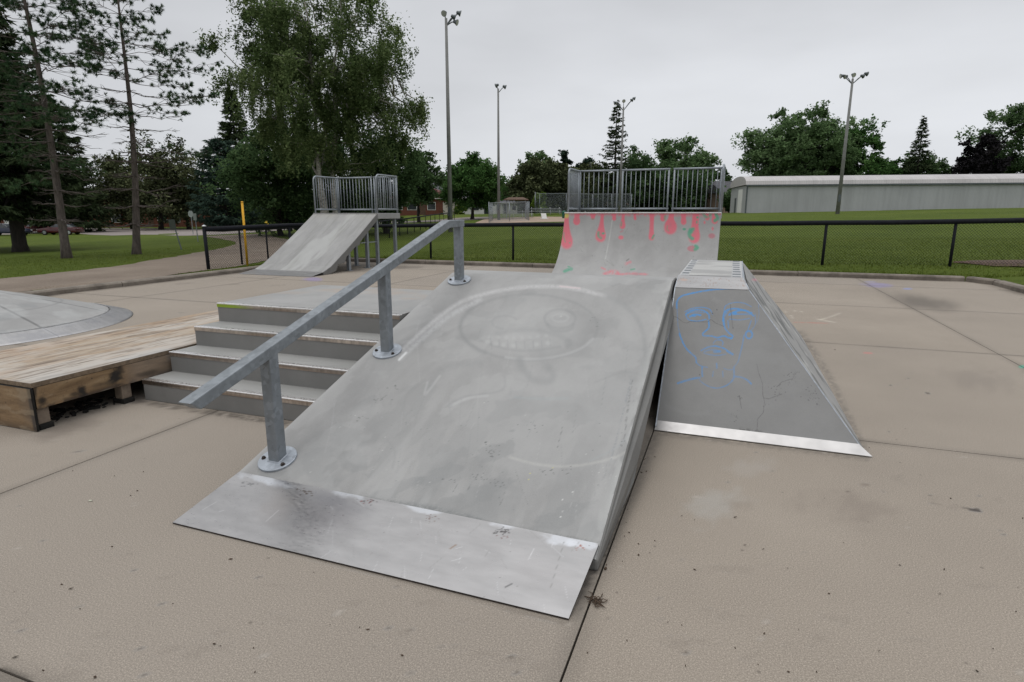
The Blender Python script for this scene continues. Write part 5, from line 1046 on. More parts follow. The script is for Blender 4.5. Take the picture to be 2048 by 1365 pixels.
# ================================================================== CARS
def car(u, D, yaw, paint, label, L_=4.5, H=1.42, wagon=False):
    loc = at(u, D); t = thing('parked_car', tuple(loc), label, 'car', 'cars parked by the brick house'); t.rotation_euler = (0, 0, yaw)
    def put(nm, mb, mat, par=None, bev=0, sm_=False):
        o = link(nm, raw_mesh(nm, mb.V, mb.F, sm_), mat, None, bev); o.parent = par or t; return o
    W2 = .88; h = L_ / 2
    lower = [(-h, .38), (-h + .05, .30), (h - .05, .30), (h, .40), (h - .02, .66), (h - .15, .74), (h - 1.2, .90), (h * .30, .95), (-h + .9, .95), (-h + .12, .88), (-h, .75)]
    def loft(prof, w0, w1):
        n = len(prof); zmin, zmax = min(z for _, z in prof), max(z for _, z in prof); V = []
        for s in (-1, 1):
            for x, z in prof: V.append((x, s * (w0 + (w1 - w0) * ((z - zmin) / (zmax - zmin)) ** 1.5), z))
        return V, [tuple(range(n)), tuple(range(2 * n - 1, n - 1, -1))] + [(i, i + n, (i + 1) % n + n, (i + 1) % n) for i in range(n)]
    mb = MB(); mb.add(*loft(lower, W2, W2 * .94)); body = put('body', mb, paint, None, .05, True)
    rear = -h + (.25 if wagon else .75)
    mb = MB(); mb.add(*loft([(h * .34, .94), (h * .02, H - .04), (-.6, H), (rear + .5, H - .04), (rear, .94)], W2 * .92, W2 * .72)); put('glasshouse', mb, M['glass'], None, .03, True)
    mb = MB(); mb.add(*loft([(h * .06, H - .07), (h * .0, H - .025), (-.6, H + .015), (rear + .55, H - .02), (rear + .45, H - .08)], W2 * .78, W2 * .71)); put('roof', mb, paint, None, .02, True)
    for s in (-1, 1):
        mb = MB()
        for xp in (h * .34, -.25, rear + .75): mb.bar((xp - (.35 if xp > .3 else 0), s * W2 * .90, .95), (xp - (.62 if xp > .3 else -.02), s * W2 * .735, H - .04), .06, .03)
        put('pillars', mb, paint)
        for x in (h - .88, -h + .85):
            mb = MB(); mb.tube([(x, s * (W2 - .20), .32), (x, s * (W2 + .01), .32)], .32, 18); wl = put('wheel', mb, M['tyre'], None, .02); mb = MB(); mb.tube([(x, s * (W2 + .012), .32), (x, s * (W2 + .02), .32)], .2, 12); put('rim', mb, M['alu'], wl)
        mb = MB(); mb.box(h - .12, h + .004, s * .70 - .13, s * .70 + .13, .58, .70); put('headlight', mb, M['lamp'], None, .01); mb = MB(); mb.box(-h - .006, -h + .1, s * .70 - .14, s * .70 + .14, .66, .82); put('tail_light', mb, M['carred'], None, .01)
        mb = MB(); mb.box(h * .30, h * .38, s * .90, s * 1.03, .95, 1.06); put('mirror', mb, paint, None, .02)
    return t
car(116, 74, fy + PI + .08, M['carred'], 'dark red sedan parked side on, partly behind a pine trunk', 4.6)
car(66, 78, fy + PI + 1.1, M['carred'], 'red car with pale rear window parked left of the dark red sedan', 4.3, 1.45, True)
car(8, 71, fy + .15, M['carblue'], 'dark blue car parked at the far left edge', 4.6)
car(-40, 80, fy + .3, M['carsilver'], 'silver car parked behind the dark blue car', 4.4)

# ================================================================== TREES
def cards(cen, size, tint, rs, aspect=.6, up_bias=0., hang=0., seg=None):
    """leaf sized rhombs: cen (n,3), size (n,), tint (n,)"""
    n = len(cen); nrm = rs.normal(size=(n, 3)); nrm[:, 2] = np.abs(nrm[:, 2]) + up_bias; nrm /= np.linalg.norm(nrm, axis=1)[:, None]
    a = rs.normal(size=(n, 3)); a[:, 2] -= hang; a -= nrm * (a * nrm).sum(1)[:, None]; a /= np.linalg.norm(a, axis=1)[:, None] + 1e-9; b = np.cross(nrm, a)
    s = size[:, None]
    V = np.stack([cen - a * s * .5, cen + b * s * aspect * .5, cen + a * s * .5, cen - b * s * aspect * .5], 1).reshape(-1, 3)
    return V, np.repeat(tint, 4)
def needles(base, direc, length, width, tint, rs):
    """thin triangles from base along direc"""
    n = len(base); sd = np.cross(direc, rs.normal(size=(n, 3))); sd /= np.linalg.norm(sd, axis=1)[:, None] + 1e-9
    V = np.stack([base - sd * width[:, None] / 2, base + sd * width[:, None] / 2, base + direc * length[:, None]], 1).reshape(-1, 3)
    return V, np.repeat(tint, 3)
def crown_obj(name, V, tint, k, mat, parent):
    me = raw_mesh(name, V, np.arange(len(V)).reshape(-1, k)); at_ = me.attributes.new('tint', 'FLOAT', 'POINT'); at_.data.foreach_set('value', tint.astype(np.float32))
    o = bpy.data.objects.new(name, me); COL.objects.link(o); me.materials.append(mat); o.parent = parent; return o
def wood_obj(name, mb, mat, parent):
    o = link(name, raw_mesh(name, mb.V, mb.F, True), mat); o.parent = parent; return o
def curve3(a, b, sag, n, rs, wob=.05):
    a = np.array(a, float); b = np.array(b, float); L_ = np.linalg.norm(b - a); t = np.linspace(0, 1, n)[:, None]
    p = a + (b - a) * t; p[:, 2] += (sag * L_ * 4 * (t * (1 - t)))[:, 0]; p[1:-1] += rs.normal(size=(n - 2, 3)) * L_ * wob; return p
def broadleaf(loc, H, R, label, lf, bk='bk_dark', seed=1, cb=.22, n_cl=46, n_lf=260, ls=.3, clr=.2, lean=(0, 0), rz_=None, name='broadleaf_tree', stems=1, shell=.55, hang=0., strands=0, flat=1., group=None, top=1.0, trunk_r=None, vis=1.):
    rs = np.random.RandomState(seed); t = thing(name, tuple(loc), label, 'tree', group); R = R * 1.08; rz_ = (rz_ or (H * (1 - cb)) / 2) * 1.04; cz = H - rz_ * .98
    tr = trunk_r or H * .022; tops = []
    mb = MB()
    for s in range(stems):
        a = 2 * PI * s / stems + rs.rand(); sp = R * (.28 if stems > 1 else .0)
        base = np.array([math.cos(a) * tr * (1.2 if stems > 1 else 0), math.sin(a) * tr * (1.2 if stems > 1 else 0), -.3]); tp = np.array([math.cos(a) * sp + lean[0], math.sin(a) * sp + lean[1], H * .82])
        pts = curve3(base, tp, .0, 8, rs, .012); rr = [tr * (1.5 if i == 0 else (1 - .85 * i / 7)) / (1 if stems == 1 else 1.4) for i in range(8)]; mb.tube(pts, rr, 9); tops.append(pts)
    # clump centres inside a lumpy envelope
    C_ = []; tries = 0
    ph = rs.rand(6) * 6
    while len(C_) < n_cl and tries < 9000:
        tries += 1; d = rs.normal(size=3); d /= np.linalg.norm(d); r = (shell + (1 - shell) * rs.rand()) if rs.rand() < .8 else rs.rand() ** .5
        lump = .92 + .13 * math.sin(3 * math.atan2(d[1], d[0]) + ph[0]) * math.cos(2.3 * d[2] + ph[1]) + .08 * math.sin(7 * d[0] + ph[2]) * math.sin(6 * d[2] + ph[3])
        q = np.array([d[0] * R * r * lump, d[1] * R * r * lump, cz + d[2] * rz_ * r * lump * (top if d[2] > 0 else 1.)])
        if q[2] < H * cb: continue
        if C_ and min(np.linalg.norm(q - c) for c in C_) < clr * R * .42: continue
        C_.append(q)
    C_ = np.array(C_)
    limbs = []
    for k in range(9 if stems == 1 else 6):
        c = C_[rs.randint(len(C_))]; st = tops[rs.randint(len(tops))]; i = int(np.clip(rs.rand() * 5 + 1.3, 1, 6)); a = st[i]
        b = a + (c - a) * .8; b[2] = max(b[2], a[2] + .2 * np.linalg.norm(b - a)); p = curve3(a, b, -.06, 7, rs, .03); limbs.append(p); r0 = tr * (1 - .85 * i / 7) * .42
        mb.tube(p, [r0 * (1 - .8 * j / 6) for j in range(7)], 6)
    allp = np.concatenate([p[2:] for p in tops] + limbs)
    for c in C_:
        j = np.argmin(np.linalg.norm(allp - c, axis=1) + np.maximum(allp[:, 2] - c[2], 0) * .7); p = curve3(allp[j], c, .05, 4, rs, .05); mb.tube(p, [tr * .20, tr * .13, tr * .08, tr * .03], 4, False)
    wood_obj('trunk', mb, M[bk], t)
    Vs = []; Ts = []
    for c in C_:
        rc = clr * R * (.65 + .7 * rs.rand()); ti = rs.rand(); n = int(n_lf * 1.35 * (.6 + .8 * rs.rand()) * vis)
        out = (c - (0, 0, cz)) / (np.linalg.norm(c - (0, 0, cz)) + 1e-6)
        if strands:
            ns = strands; s0 = c + rs.normal(size=(ns, 3)) * rc * (.42, .42, .35); ln = rc * (.4 + 1.5 * rs.rand(ns) ** 1.5); m = max(3, n // ns); tt = rs.rand(ns, m) ** .8
            P_ = s0[:, None, :] + np.stack([np.zeros_like(tt), np.zeros_like(tt), -tt * ln[:, None]], -1) + out[None, None] * tt[..., None] * .15 + rs.normal(size=(ns, m, 3)) * .09
            P_ = P_.reshape(-1, 3); q2 = c + rs.normal(size=(n // 3, 3)) * rc * (.5, .5, .4); P_ = np.concatenate([P_, q2])
        else:
            sub = c + rs.normal(size=(7, 3)) * rc * (.55, .55, .40 * flat); w_ = rs.randint(0, 7, n); P_ = sub[w_] + rs.normal(size=(n, 3)) * rc * (.26, .26, .20 * flat)
        hh = np.clip((P_[:, 2] - c[2]) / rc * .22 + .0, -.25, .25)
        V, T = cards(P_, ls * (.6 + .8 * rs.rand(len(P_))), np.clip(ti * .7 + .15 + rs.normal(size=len(P_)) * .08, 0, 1), rs, .62, .4, hang); Vs.append(V); Ts.append(T)
    crown_obj('crown', np.concatenate(Vs), np.concatenate(Ts), 4, M[lf], t); return t
def spruce(loc, H, R, label, lf='nd_spruce', seed=1, cb=.05, dens=1., name='spruce_tree', group=None, ragged=.25, nl=.26, step=.42, droop=.25, power=.85, bk='bk_dark', tr=None, nn_=10):
    rs = np.random.RandomState(seed); t = thing(name, tuple(loc), label, 'tree', group); tr = tr or H * .014
    mb = MB(); mb.tube([(0, 0, -.3), (0, 0, .4), (.05, .03, H * .5), (0, 0, H * .985)], [tr * 1.6, tr * 1.1, tr * .6, .02], 9); B_ = []; Dd = []; Tt = []
    z = H * cb; 
    while z < H * .985:
        f = 1 - (z - H * cb) / (H * (1 - cb)); Lb = R * (f ** power) * (.96 - .3 * max(0, f - .85) / .15) ; nb = int(6 + 4 * f); ph = rs.rand() * 6
        for k in range(nb):
            a = ph + 2 * PI * k / nb + rs.normal() * .2; L_ = Lb * (1 - ragged * rs.rand() + .1 * rs.rand()) + .12; dr = droop * (.35 + f) ; zz = z + rs.normal() * step * .3
            e = np.array([math.cos(a) * L_, math.sin(a) * L_, zz - L_ * dr * .8 + L_ * .10]); s = np.array([0, 0, zz]); p = curve3(s, e, -.05 * (1 + f), 5, rs, .02); p[-1][2] += L_ * .05
            mb.tube(p, [tr * .28 * f + .012, .01 + tr * .2 * f, .01 + tr * .12 * f, .008, .004], 4, False)
            m = int(nn_ * dens * (L_ / nl) * 1.0) + 8; tt = (rs.rand(m) ** .7) * .94 + .06; idx = tt * 4; i = np.minimum(idx.astype(int), 3); fr = (idx - i)[:, None]; q = p[i] * (1 - fr) + p[i + 1] * fr
            side = np.array([-math.sin(a), math.cos(a), 0]); sw = (1 - .65 * tt) * L_ * .34 * rs.uniform(-1, 1, m); q = q + side * sw[:, None] + np.array([math.cos(a), math.sin(a), 0]) * np.abs(sw)[:, None] * .25; q[:, 2] -= np.abs(sw) * droop * .9
            d = side[None] * np.sign(sw)[:, None] * rs.uniform(.1, 1, (m, 1)) + np.array([math.cos(a), math.sin(a), 0])[None] * rs.uniform(.2, 1, (m, 1)) + np.stack([np.zeros(m), np.zeros(m), rs.uniform(-.9, .2, m)], 1) + rs.normal(size=(m, 3)) * .2
            d /= np.linalg.norm(d, axis=1)[:, None]; B_.append(q); Dd.append(d); Tt.append(np.clip(.25 + .5 * tt + .25 * rs.rand() + rs.normal(size=m) * .08, 0, 1))
        z += step * (.75 + .5 * rs.rand()) * (.55 + .6 * f)
    wood_obj('trunk', mb, M[bk], t); B_ = np.concatenate(B_); Dd = np.concatenate(Dd); Tt = np.concatenate(Tt); n = len(B_)
    V, T = needles(B_, Dd, nl * (.7 + .8 * rs.rand(n)), nl * .42 * (.6 + .8 * rs.rand(n)), Tt, rs); crown_obj('crown', V, T, 3, M[lf], t); return t
def pine(loc, H, label, seed, first=.28, R=4.2, lean=(0, 0), bare=.45, side=0., low=None):
    rs = np.random.RandomState(seed); t = thing('pine_tree', tuple(loc), label, 'tree', 'tall open crowned pines on the lawn'); tr = .165
    def tk(z): f = z / H; return np.array([lean[0] * f + .10 * math.sin(f * 5 + seed), lean[1] * f + .08 * math.sin(f * 4), z])
    mb = MB(); zs = np.linspace(-.3, H, 15); mb.tube([tk(z) for z in zs], [tr * 1.45 if z < 0 else tr * (1 - .86 * z / H) for z in zs], 12); B_ = []; Dd = []; Tt = []; z = H * .12
    dm = MB()
    def tuft(c, ax, n, ti):
        d = rs.normal(size=(n, 3)) + ax[None] * 1.0 + (0, 0, .35); d /= np.linalg.norm(d, axis=1)[:, None]; B_.append(np.repeat(c[None], n, 0) + d * .01); Dd.append(d); Tt.append(np.clip(ti + rs.normal(size=n) * .1, 0, 1))
    while z < H * .99:
        f = z / H; nb = rs.randint(3, 6); ph = rs.rand() * 6
        for k in range(nb):
            a = ph + 2 * PI * k / nb + rs.normal() * .25; dead = (f < first) or (f < bare and rs.rand() < .62); prof = math.sin(min(1, (1 - f) * 1.5 + .10) * PI / 2) ** .9 * (.55 + .45 * min(1, f / .35))
            L_ = R * prof * (.55 + .5 * rs.rand()) * (1 + side * math.cos(a)); 
            if dead: L_ *= .35 + .35 * rs.rand()
            dirv = np.array([math.cos(a), math.sin(a), 0]); s = tk(z); e = s + dirv * L_ + (0, 0, L_ * (rs.uniform(-.12, .10) if f < .6 else rs.uniform(.05, .35))); p = curve3(s, e, -.05, 6, rs, .03); r0 = max(.014, tr * (1 - f) * .30)
            (dm if dead else mb).tube(p, [r0, r0 * .8, r0 * .62, r0 * .45, r0 * .3, .005], 5, False)
            nsub = int(5 + L_ * (2.4 if dead else 4.6))
            for j in range(nsub):
                tt = .25 + .75 * rs.rand(); idx = tt * 5; i = min(int(idx), 4); q = p[i] * (1 - (idx - i)) + p[i + 1] * (idx - i); sgn = rs.choice((-1, 1)); l2 = (.25 + .5 * rs.rand()) * (1.25 - tt) * min(L_, 3) * .6 + .12
                sd_ = np.array([-math.sin(a), math.cos(a), 0]) * sgn * rs.uniform(.4, 1) + dirv * rs.uniform(.3, .9) + (0, 0, rs.uniform(-.25, .35)); sd_ /= np.linalg.norm(sd_); e2 = q + sd_ * l2
                (dm if dead else mb).tube([q, (q + e2) / 2 + rs.normal(size=3) * .03, e2], [.011, .008, .004], 3, False)
                if not dead:
                    ti = rs.rand()
                    for m in range(rs.randint(1, 4)): c = q + (e2 - q) * rs.uniform(.6, 1.05) + rs.normal(size=3) * .04; tuft(c, sd_, 30, ti)
            if not dead: tuft(p[-1], dirv, 40, rs.rand())
        z += rs.uniform(.38, .62) * (1 if f > .3 else 1.3)
    if low:
        for (zl, a, L_) in low:
            a = math.radians(a); dirv = np.array([math.cos(a), math.sin(a), 0]); s = tk(zl); p = curve3(s, s + dirv * L_ + (0, 0, -.25 * L_), .04, 6, rs, .02); mb.tube(p, [.05, .04, .03, .02, .012, .006], 5, False)
            for j in range(int(26 * L_)):
                tt = .2 + .8 * rs.rand(); idx = tt * 5; i = min(int(idx), 4); q = p[i] * (1 - (idx - i)) + p[i + 1] * (idx - i) + rs.normal(size=3) * (.38, .38, .14) * (1.1 - tt * .5); tuft(q, dirv, 22, .6 + .4 * rs.rand())
    wood_obj('trunk', mb, M['bk_pine'], t); wood_obj('dead_branches', dm, M['bk_pine'], t)
    B_ = np.concatenate(B_); Dd = np.concatenate(Dd); Tt = np.concatenate(Tt); n = len(B_); V, T = needles(B_, Dd, .10 + .07 * rs.rand(n), .017 + .012 * rs.rand(n), Tt, rs); crown_obj('crown', V, T, 3, M['nd_pine'], t); return t
def HT(u, D, v): return hz(u, v, D) - at(u, D)[2]
# --- left group
p_ = G(137, 517); pine(p_, 13.0, 'tall thin pine on the lawn whose trunk crosses the parked red sedan', 5, .30, 3.9, (-.25 * RT[0], -.25 * RT[1]), .42, low=[(4.6, 200, 2.2), (3.9, 20, 1.6), (3.2, 195, 2.0), (6.0, 30, 1.6), (5.6, 190, 2.2)])
p_ = G(275, 509); pine(p_, 11.6, 'open crowned pine standing alone nearest the gravel path', 12, .40, 4.0, (.75 * RT[0], .75 * RT[1]), .60, .12)
spruce(G(42, 504), 14.5, 4.4, 'huge dark spruce with thick black trunk at the left edge', seed=3, cb=.19, dens=1.7, nl=.30, step=.38, droop=.35, power=1.0, tr=.30, ragged=.35)
spruce(at(-60, 34), 17, 4.6, 'dark spruce at the very edge of the picture, behind the pines', seed=4, cb=.16, dens=1.2, nl=.36, step=.5, power=.7, droop=.32)
spruce(at(128, 82), HT(128, 82, 195), 7.4, 'dark spruce right of the huge one, behind the left pine trunk', seed=5, cb=.10, dens=1.1, nl=.62, step=.8, power=.75, droop=.3, ragged=.35)
broadleaf(at(195, 98), HT(195, 98, 335), 5.4, 'low dark bushy tree between the two pine trunks', 'nd_cedar', seed=31, cb=.10, n_cl=34, n_lf=240, ls=.42, clr=.34)
broadleaf(at(318, 94), HT(318, 94, 262), 5.8, 'loose bronze green tree standing before the brick house', 'nd_cedar', seed=7, cb=.10, n_cl=40, n_lf=210, ls=.42, clr=.26, shell=.3)
broadleaf(at(375, 97), HT(375, 97, 290), 5.0, 'second loose bronze green tree, at the right end of the brick house', 'nd_cedar', seed=8, cb=.10, n_cl=30, n_lf=200, ls=.42, clr=.28, shell=.3)
spruce(at(452, 80), HT(452, 80, 276), 5.3, 'broad blue green spruce left of the big birch', 'nd_blue', seed=9, cb=.14, dens=1.2, nl=.52, step=.7, power=.5, droop=.22, tr=.20)
spruce(at(484, 92), HT(484, 92, 186), 5.2, 'tall dark spruce top showing just behind the left side of the birch', 'nd_spruce', seed=10, cb=.05, dens=1., nl=.6, step=.75, power=.8)
broadleaf(at(655, 40), HT(655, 40, -75), 6.4, 'very large weeping birch with white limbs behind the smaller ramp', 'lf_birch', 'bk_birch', seed=21, cb=.25, n_cl=230, n_lf=330, ls=.15, clr=.125, name='birch_tree', stems=3, shell=.35, hang=1.2, strands=12, trunk_r=.27, rz_=7.2)
broadleaf(at(560, 47), HT(560, 47, 245), 3.6, 'dark green tree filling in under the left side of the birch', 'lf_dark', seed=22, cb=.02, n_cl=70, n_lf=300, ls=.24, clr=.25)
broadleaf(at(665, 52), HT(665, 52, 250), 4.0, 'dark green tree directly behind the birch trunks', 'lf_dark', seed=23, cb=.02, n_cl=70, n_lf=300, ls=.26, clr=.25)
broadleaf(at(772, 46), HT(772, 46, 238), 2.9, 'mid green bushy tree against the right side of the birch', 'lf_dark', seed=24, cb=.10, n_cl=60, n_lf=260, ls=.22, clr=.26)
broadleaf(at(838, 72), HT(838, 72, 298), 2.9, 'dark tree with bare trunk beside the orange brick bungalow', 'lf_dark', seed=25, cb=.20, n_cl=48, n_lf=240, ls=.30, clr=.27)
broadleaf(at(884, 135), HT(884, 135, 340), 4.6, 'pale green tree showing above the grey house roof', 'lf_pale', seed=26, cb=.1, n_cl=30, n_lf=160, ls=.55, clr=.3)
broadleaf(at(944, 80), HT(944, 80, 316), 4.1, 'round bright green maple between the two tall light poles', 'lf_maple', seed=27, cb=.17, n_cl=90, n_lf=260, ls=.30, clr=.23, name='maple_tree', shell=.6, trunk_r=.24)
broadleaf(at(262, 100), HT(262, 100, 318), 5.2, 'bronze green tree between the lone pine trunk and the low dark bushy tree', 'nd_cedar', seed=33, cb=.10, n_cl=44, n_lf=220, ls=.42, clr=.28)
broadleaf(at(345, 104), HT(345, 104, 330), 5.6, 'low dark green tree right in front of the brick house', 'lf_dark', seed=34, cb=.10, n_cl=44, n_lf=220, ls=.44, clr=.28)
# --- far band behind the ball diamond
def bl(u, D, top_v, half, label, lf, seed, **k):
    R = half * 1.1 * D / F_PX; return broadleaf(at(u, D), HT(u, D, top_v - (5 if half < 60 else -14)), R, label, lf, seed=seed, **{**dict(cb=.04, n_cl=44, n_lf=190, ls=.0042 * D, clr=.28), **k})
bl(1010, 150, 372, 34, 'small far grey green tree just right of the slim light pole', 'lf_dark', 40)
bl(1040, 165, 360, 26, 'distant low tree behind the white gabled building', 'lf_dark', 41)
bl(1076, 125, 308, 36, 'feathery pale green tree rising behind the tall backstop', 'lf_pale', 42, shell=.7, clr=.2, n_cl=60)
bl(1062, 108, 332, 40, 'bronze green cedar at the left end of the far hedge of trees', 'nd_cedar', 43, n_cl=60)
bl(1112, 110, 326, 38, 'bronze green cedar in the middle behind the backstop', 'nd_cedar', 44, n_cl=60)
bl(1160, 110, 334, 38, 'bronze green cedar behind the left end of the quarter pipe guard', 'nd_cedar', 45, n_cl=60)
bl(1080, 100, 389, 14, 'small lime green sapling left of the backstop', 'lf_lime', 46, n_cl=22)
bl(1128, 150, 311, 22, 'round topped dark tree behind the cedars, first of the pair', 'nd_blue', 47, n_cl=30)
bl(1164, 150, 312, 24, 'round topped dark tree behind the cedars, nearest the spruce', 'nd_blue', 48, n_cl=30)
bl(1205, 104, 338, 34, 'dark bushy tree at the foot of the spire shaped spruce', 'nd_cedar', 49, n_cl=56)
spruce(at(1226, 100), HT(1226, 100, 208), 4.6, 'spire shaped spruce taller than the trees round it, behind a light pole', 'nd_spruce', seed=50, cb=.04, dens=.62, nl=.42, step=.95, power=.90, droop=.10, ragged=.55)
bl(1268, 106, 307, 42, 'rounded dark tree just right of the spire shaped spruce', 'lf_dark', 51, n_cl=60)
bl(1310, 110, 345, 36, 'low dark tree behind the middle of the quarter pipe guard', 'lf_dark', 52, n_cl=50)
bl(1365, 118, 270, 54, 'broad green tree above the right half of the quarter pipe guard', 'lf_pale', 53, n_cl=85, clr=.2)
bl(1362, 108, 345, 52, 'dark understorey tree below the broad green one', 'lf_dark', 54, n_cl=60)
bl(1425, 112, 352, 36, 'dark tree behind the right end of the quarter pipe guard', 'lf_dark', 55, n_cl=50)
bl(1466, 92, 385, 20, 'low green shrub at the left end of the white shed', 'lf_dark', 56, n_cl=30, ls=.34)
bl(1585, 112, 210, 98, 'very wide many stemmed tree behind the left part of the white shed', 'lf_pale', 57, n_cl=170, n_lf=210, clr=.135, stems=4, cb=.12, shell=.5, trunk_r=.5)
bl(1600, 118, 240, 72, 'darker tree inside the wide many stemmed one', 'lf_dark', 64, n_cl=100, n_lf=210, clr=.18, cb=.05)
bl(1702, 112, 252, 50, 'darker tree joined to the right side of the wide many stemmed tree', 'lf_maple', 58, n_cl=90, clr=.2)
bl(1762, 120, 316, 36, 'low rounded light green tree behind the shed, left of the small spruce', 'lf_maple', 59, n_cl=50)
bl(1835, 118, 318, 40, 'low rounded green tree behind the shed at the foot of the small spruce', 'lf_dark', 60, n_cl=50)
spruce(at(1822, 114), HT(1822, 114, 237), 4.4, 'small pointed spruce standing alone above the white shed roof', 'nd_spruce', seed=61, cb=.04, dens=.7, nl=.42, step=.8, power=1.0, droop=.25, ragged=.4)
bl(1880, 130, 334, 18, 'smallest tree above the white shed roof, right of the small spruce', 'lf_maple', 62, n_cl=26)
bl(1945, 112, 280, 40, 'dark purple leaved tree above the right part of the shed', 'lf_purple', 63, n_cl=80, clr=.2)
bl(2035, 116, 178, 84, 'large dark tree at the right edge above the white shed', 'lf_dark', 65, n_cl=130, clr=.17)
bl(2120, 125, 215, 70, 'large dark tree just outside the right edge of the picture', 'lf_dark', 66, n_cl=60, clr=.24)
# distant wood closing the horizon, one mass
rs = np.random.RandomState(77); Vs = []; Ts = []
for u in np.arange(-500, 2600, 5.5):
    D = 205 + 30 * math.sin(u * .01) + rs.rand() * 20; b_ = O + ray(u, 427) * D; Hh = 6.5 + 4.5 * vn(np.array([u * .013]), np.array([3.]))[0] + 1.5 * rs.rand(); zb = float(hgt(b_[0], b_[1])); n = 120
    q = np.stack([b_[0] + rs.normal(size=n) * 2.2, b_[1] + rs.normal(size=n) * 2.2, zb + Hh * (rs.rand(n) ** .8)], 1); V, T = cards(q, 1.1 + rs.rand(n) * .9, np.clip(.3 + .4 * rs.rand() + rs.normal(size=n) * .1, 0, 1), rs); Vs.append(V); Ts.append(T)
me = raw_mesh('distant_wood', np.concatenate(Vs), np.arange(sum(len(v) for v in Vs)).reshape(-1, 4)); a_ = me.attributes.new('tint', 'FLOAT', 'POINT'); a_.data.foreach_set('value', np.concatenate(Ts).astype(np.float32))
o = bpy.data.objects.new('distant_wood', me); COL.objects.link(o); me.materials.append(M['lf_dark']); tag(o, kind='stuff')
# house-side shrubs
def shrub(u, D, top_v, half, label, lf, seed): bl(u, D, top_v, half, label, lf, seed, name='shrub', n_cl=12, n_lf=120, clr=.5, cb=.02)
shrub(853, 97, 415, 10, 'yellow flowering shrub by the brick bungalow', 'lf_lime', 80); shrub(886, 97, 417, 9, 'clipped green shrub below the cream garage door', 'lf_maple', 81); shrub(923, 96, 414, 8, 'bright lime shrub between brick bungalow and maple', 'lf_lime', 82)
# grass blades standing along the kerb, fence foot and lawn near the slab
rs = np.random.RandomState(9); n = 95000
x = rs.uniform(-12.5, 22, n); y = 17.25 + 16 * rs.rand(n) ** 1.6
x2 = -13.0 - rs.rand(5000) * 2.2; y2 = 11.0 + rs.rand(5000) * 8; k = (x2 > -13.2 - (y2 - 11) * .28); x = np.concatenate([x, x2[k]]); y = np.concatenate([y, y2[k]])
x3 = rs.uniform(-29, -18, 22000); y3 = rs.uniform(9, 30, 22000); gl = np.interp(y3, [0, 6, 10, 13.5, 16.9, 21, 25.5, 31], [-17.5, -17.5, -17.9, -18.9, -20.9, -23.3, -26, -31]); k = x3 < gl - .1; x = np.concatenate([x, x3[k]]); y = np.concatenate([y, y3[k]])
n = len(x); z = hgt(x, y); B_ = np.stack([x, y, z - .005], 1); d = rs.normal(size=(n, 3)) * .45; d[:, 2] = 1; d /= np.linalg.norm(d, axis=1)[:, None]
nearf = np.exp(-np.abs(y - 18.5) / .12) + np.exp(-np.abs(y - 17.25) / .08)
V, T = needles(B_, d, (.025 + .035 * rs.rand(n)) * (1 + 1.3 * nearf), .010 + .010 * rs.rand(n), np.clip(rs.rand(n) * .6 + .4 * vn(x * .8, y * .8), 0, 1), rs)
me = raw_mesh('grass', V, np.arange(len(V)).reshape(-1, 3)); a_ = me.attributes.new('tint', 'FLOAT', 'POINT'); a_.data.foreach_set('value', T.astype(np.float32)); o = bpy.data.objects.new('grass', me); COL.objects.link(o); me.materials.append(M['blade']); tag(o, kind='stuff')
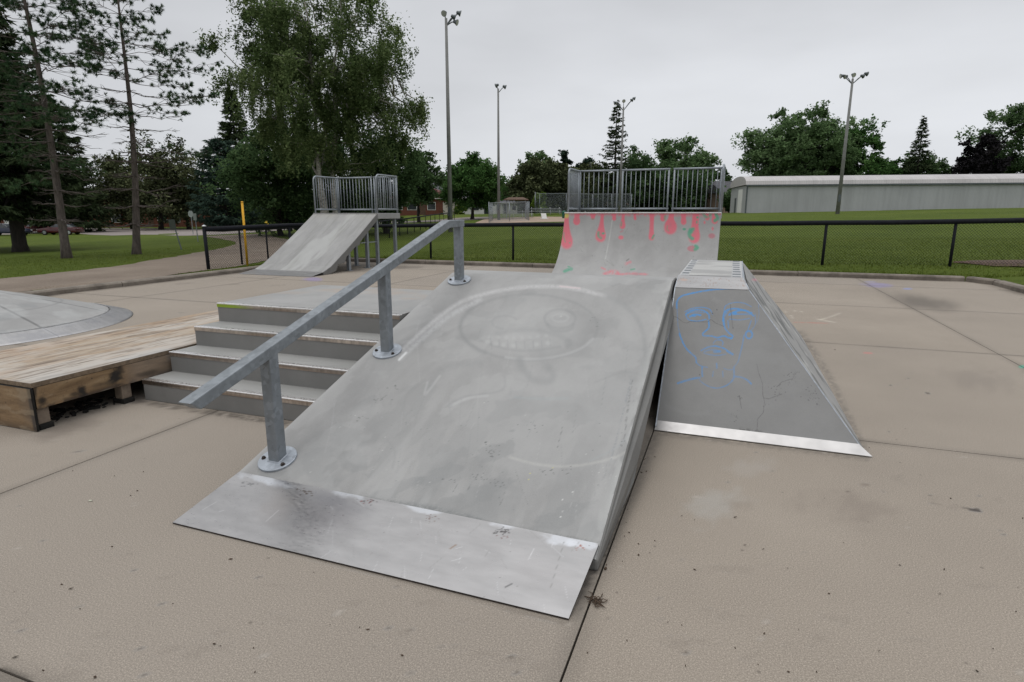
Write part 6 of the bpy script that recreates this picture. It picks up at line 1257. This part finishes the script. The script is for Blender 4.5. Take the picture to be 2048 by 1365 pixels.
# small clover flowers in the lawn
# ------------------------------------------------------------------ litter
rs = np.random.RandomState(15); mb = MB()
for k in range(150):
    if k < 95: q = pz(rs.rand() * 2048, 640 + rs.rand() ** .6 * 720)
    else: q = np.array([5.55 - rs.rand() ** 2 * .6, 13 + rs.rand() * 3.6, 0]) if k < 130 else np.array([-.43 + rs.normal() * .03, 2.2 + rs.rand() * 1.8, 0])
    if RX0 - .05 < q[0] < RX1 + .01 and 2.0 < q[1] < 8.6: continue
    if q[0] < -2.6 and 2.5 < q[1]: continue
    if -.5 < q[0] < 1 and 4.3 < q[1] < 8.7: continue
    a_ = rs.rand() * 6.3; l_ = .003 + .008 * rs.rand() ** 2; c0, s0 = math.cos(a_), math.sin(a_); w_ = l_ * (.25 + .4 * rs.rand()); h_ = .002 + .006 * rs.rand()
    P_ = [(q[0] + c0 * l_, q[1] + s0 * l_, .0015), (q[0] - s0 * w_, q[1] + c0 * w_, h_), (q[0] - c0 * l_, q[1] - s0 * l_, .002 + h_ * .5), (q[0] + s0 * w_, q[1] - c0 * w_, .0015)]
    mb.add(P_ + [(x, y, z + .0015) for x, y, z in P_], [(0, 1, 2, 3), (7, 6, 5, 4), (0, 4, 5, 1), (1, 5, 6, 2), (2, 6, 7, 3), (3, 7, 4, 0)])
tag(mb.build('leaf_litter', M['leafdry']), kind='stuff')
q = pz(1196, 1203); mb = MB()
for k in range(16):
    a_ = rs.rand() * 6.3; p0 = q + np.array([rs.normal() * .012, rs.normal() * .012, .004]); pts = [p0]
    for j in range(5): a_ += rs.normal() * .8; p0 = p0 + np.array([math.cos(a_) * .011, math.sin(a_) * .011, 0]); p0[2] = .004 + .008 * rs.rand(); pts.append(p0.copy())
    mb.tube(pts, [.0022, .0022, .002, .0018, .0015, .0008], 5)
mb.tube([q + (-.06, .01, .003), q + (-.03, .0, .008), q + (0, -.012, .006), q + (.03, -.03, .004)], [.002, .003, .003, .002], 5)
tag(mb.build('dry_twig', M['leafdry']), 'tangled brown dry twig on the slab beside the long joint, by the plate corner', 'twig')
q = pz(181, 1003); mb = MB(); mb.lathe(q + (0, 0, .001), [(.011, 0), (.013, .003), (.008, .006), (.002, .007)], 10, (1, .1, 0), (0, .6, 0)); tag(mb.build('pale_leaf', M['shell'], smooth=True), 'small pale oval leaf lying on the slab at lower left', 'leaf')
q = pz(1211, 1139); mb = MB(); mb.lathe(q + (0, 0, .001), [(.006, 0), (.009, .004), (.006, .009), (.002, .011)], 8, (.7, .2, 0), (0, 1.2, 0)); tag(mb.build('bark_chip', M['leafdry'], smooth=True), 'small dark brown chip on the slab just right of the mural ramp', 'chip')
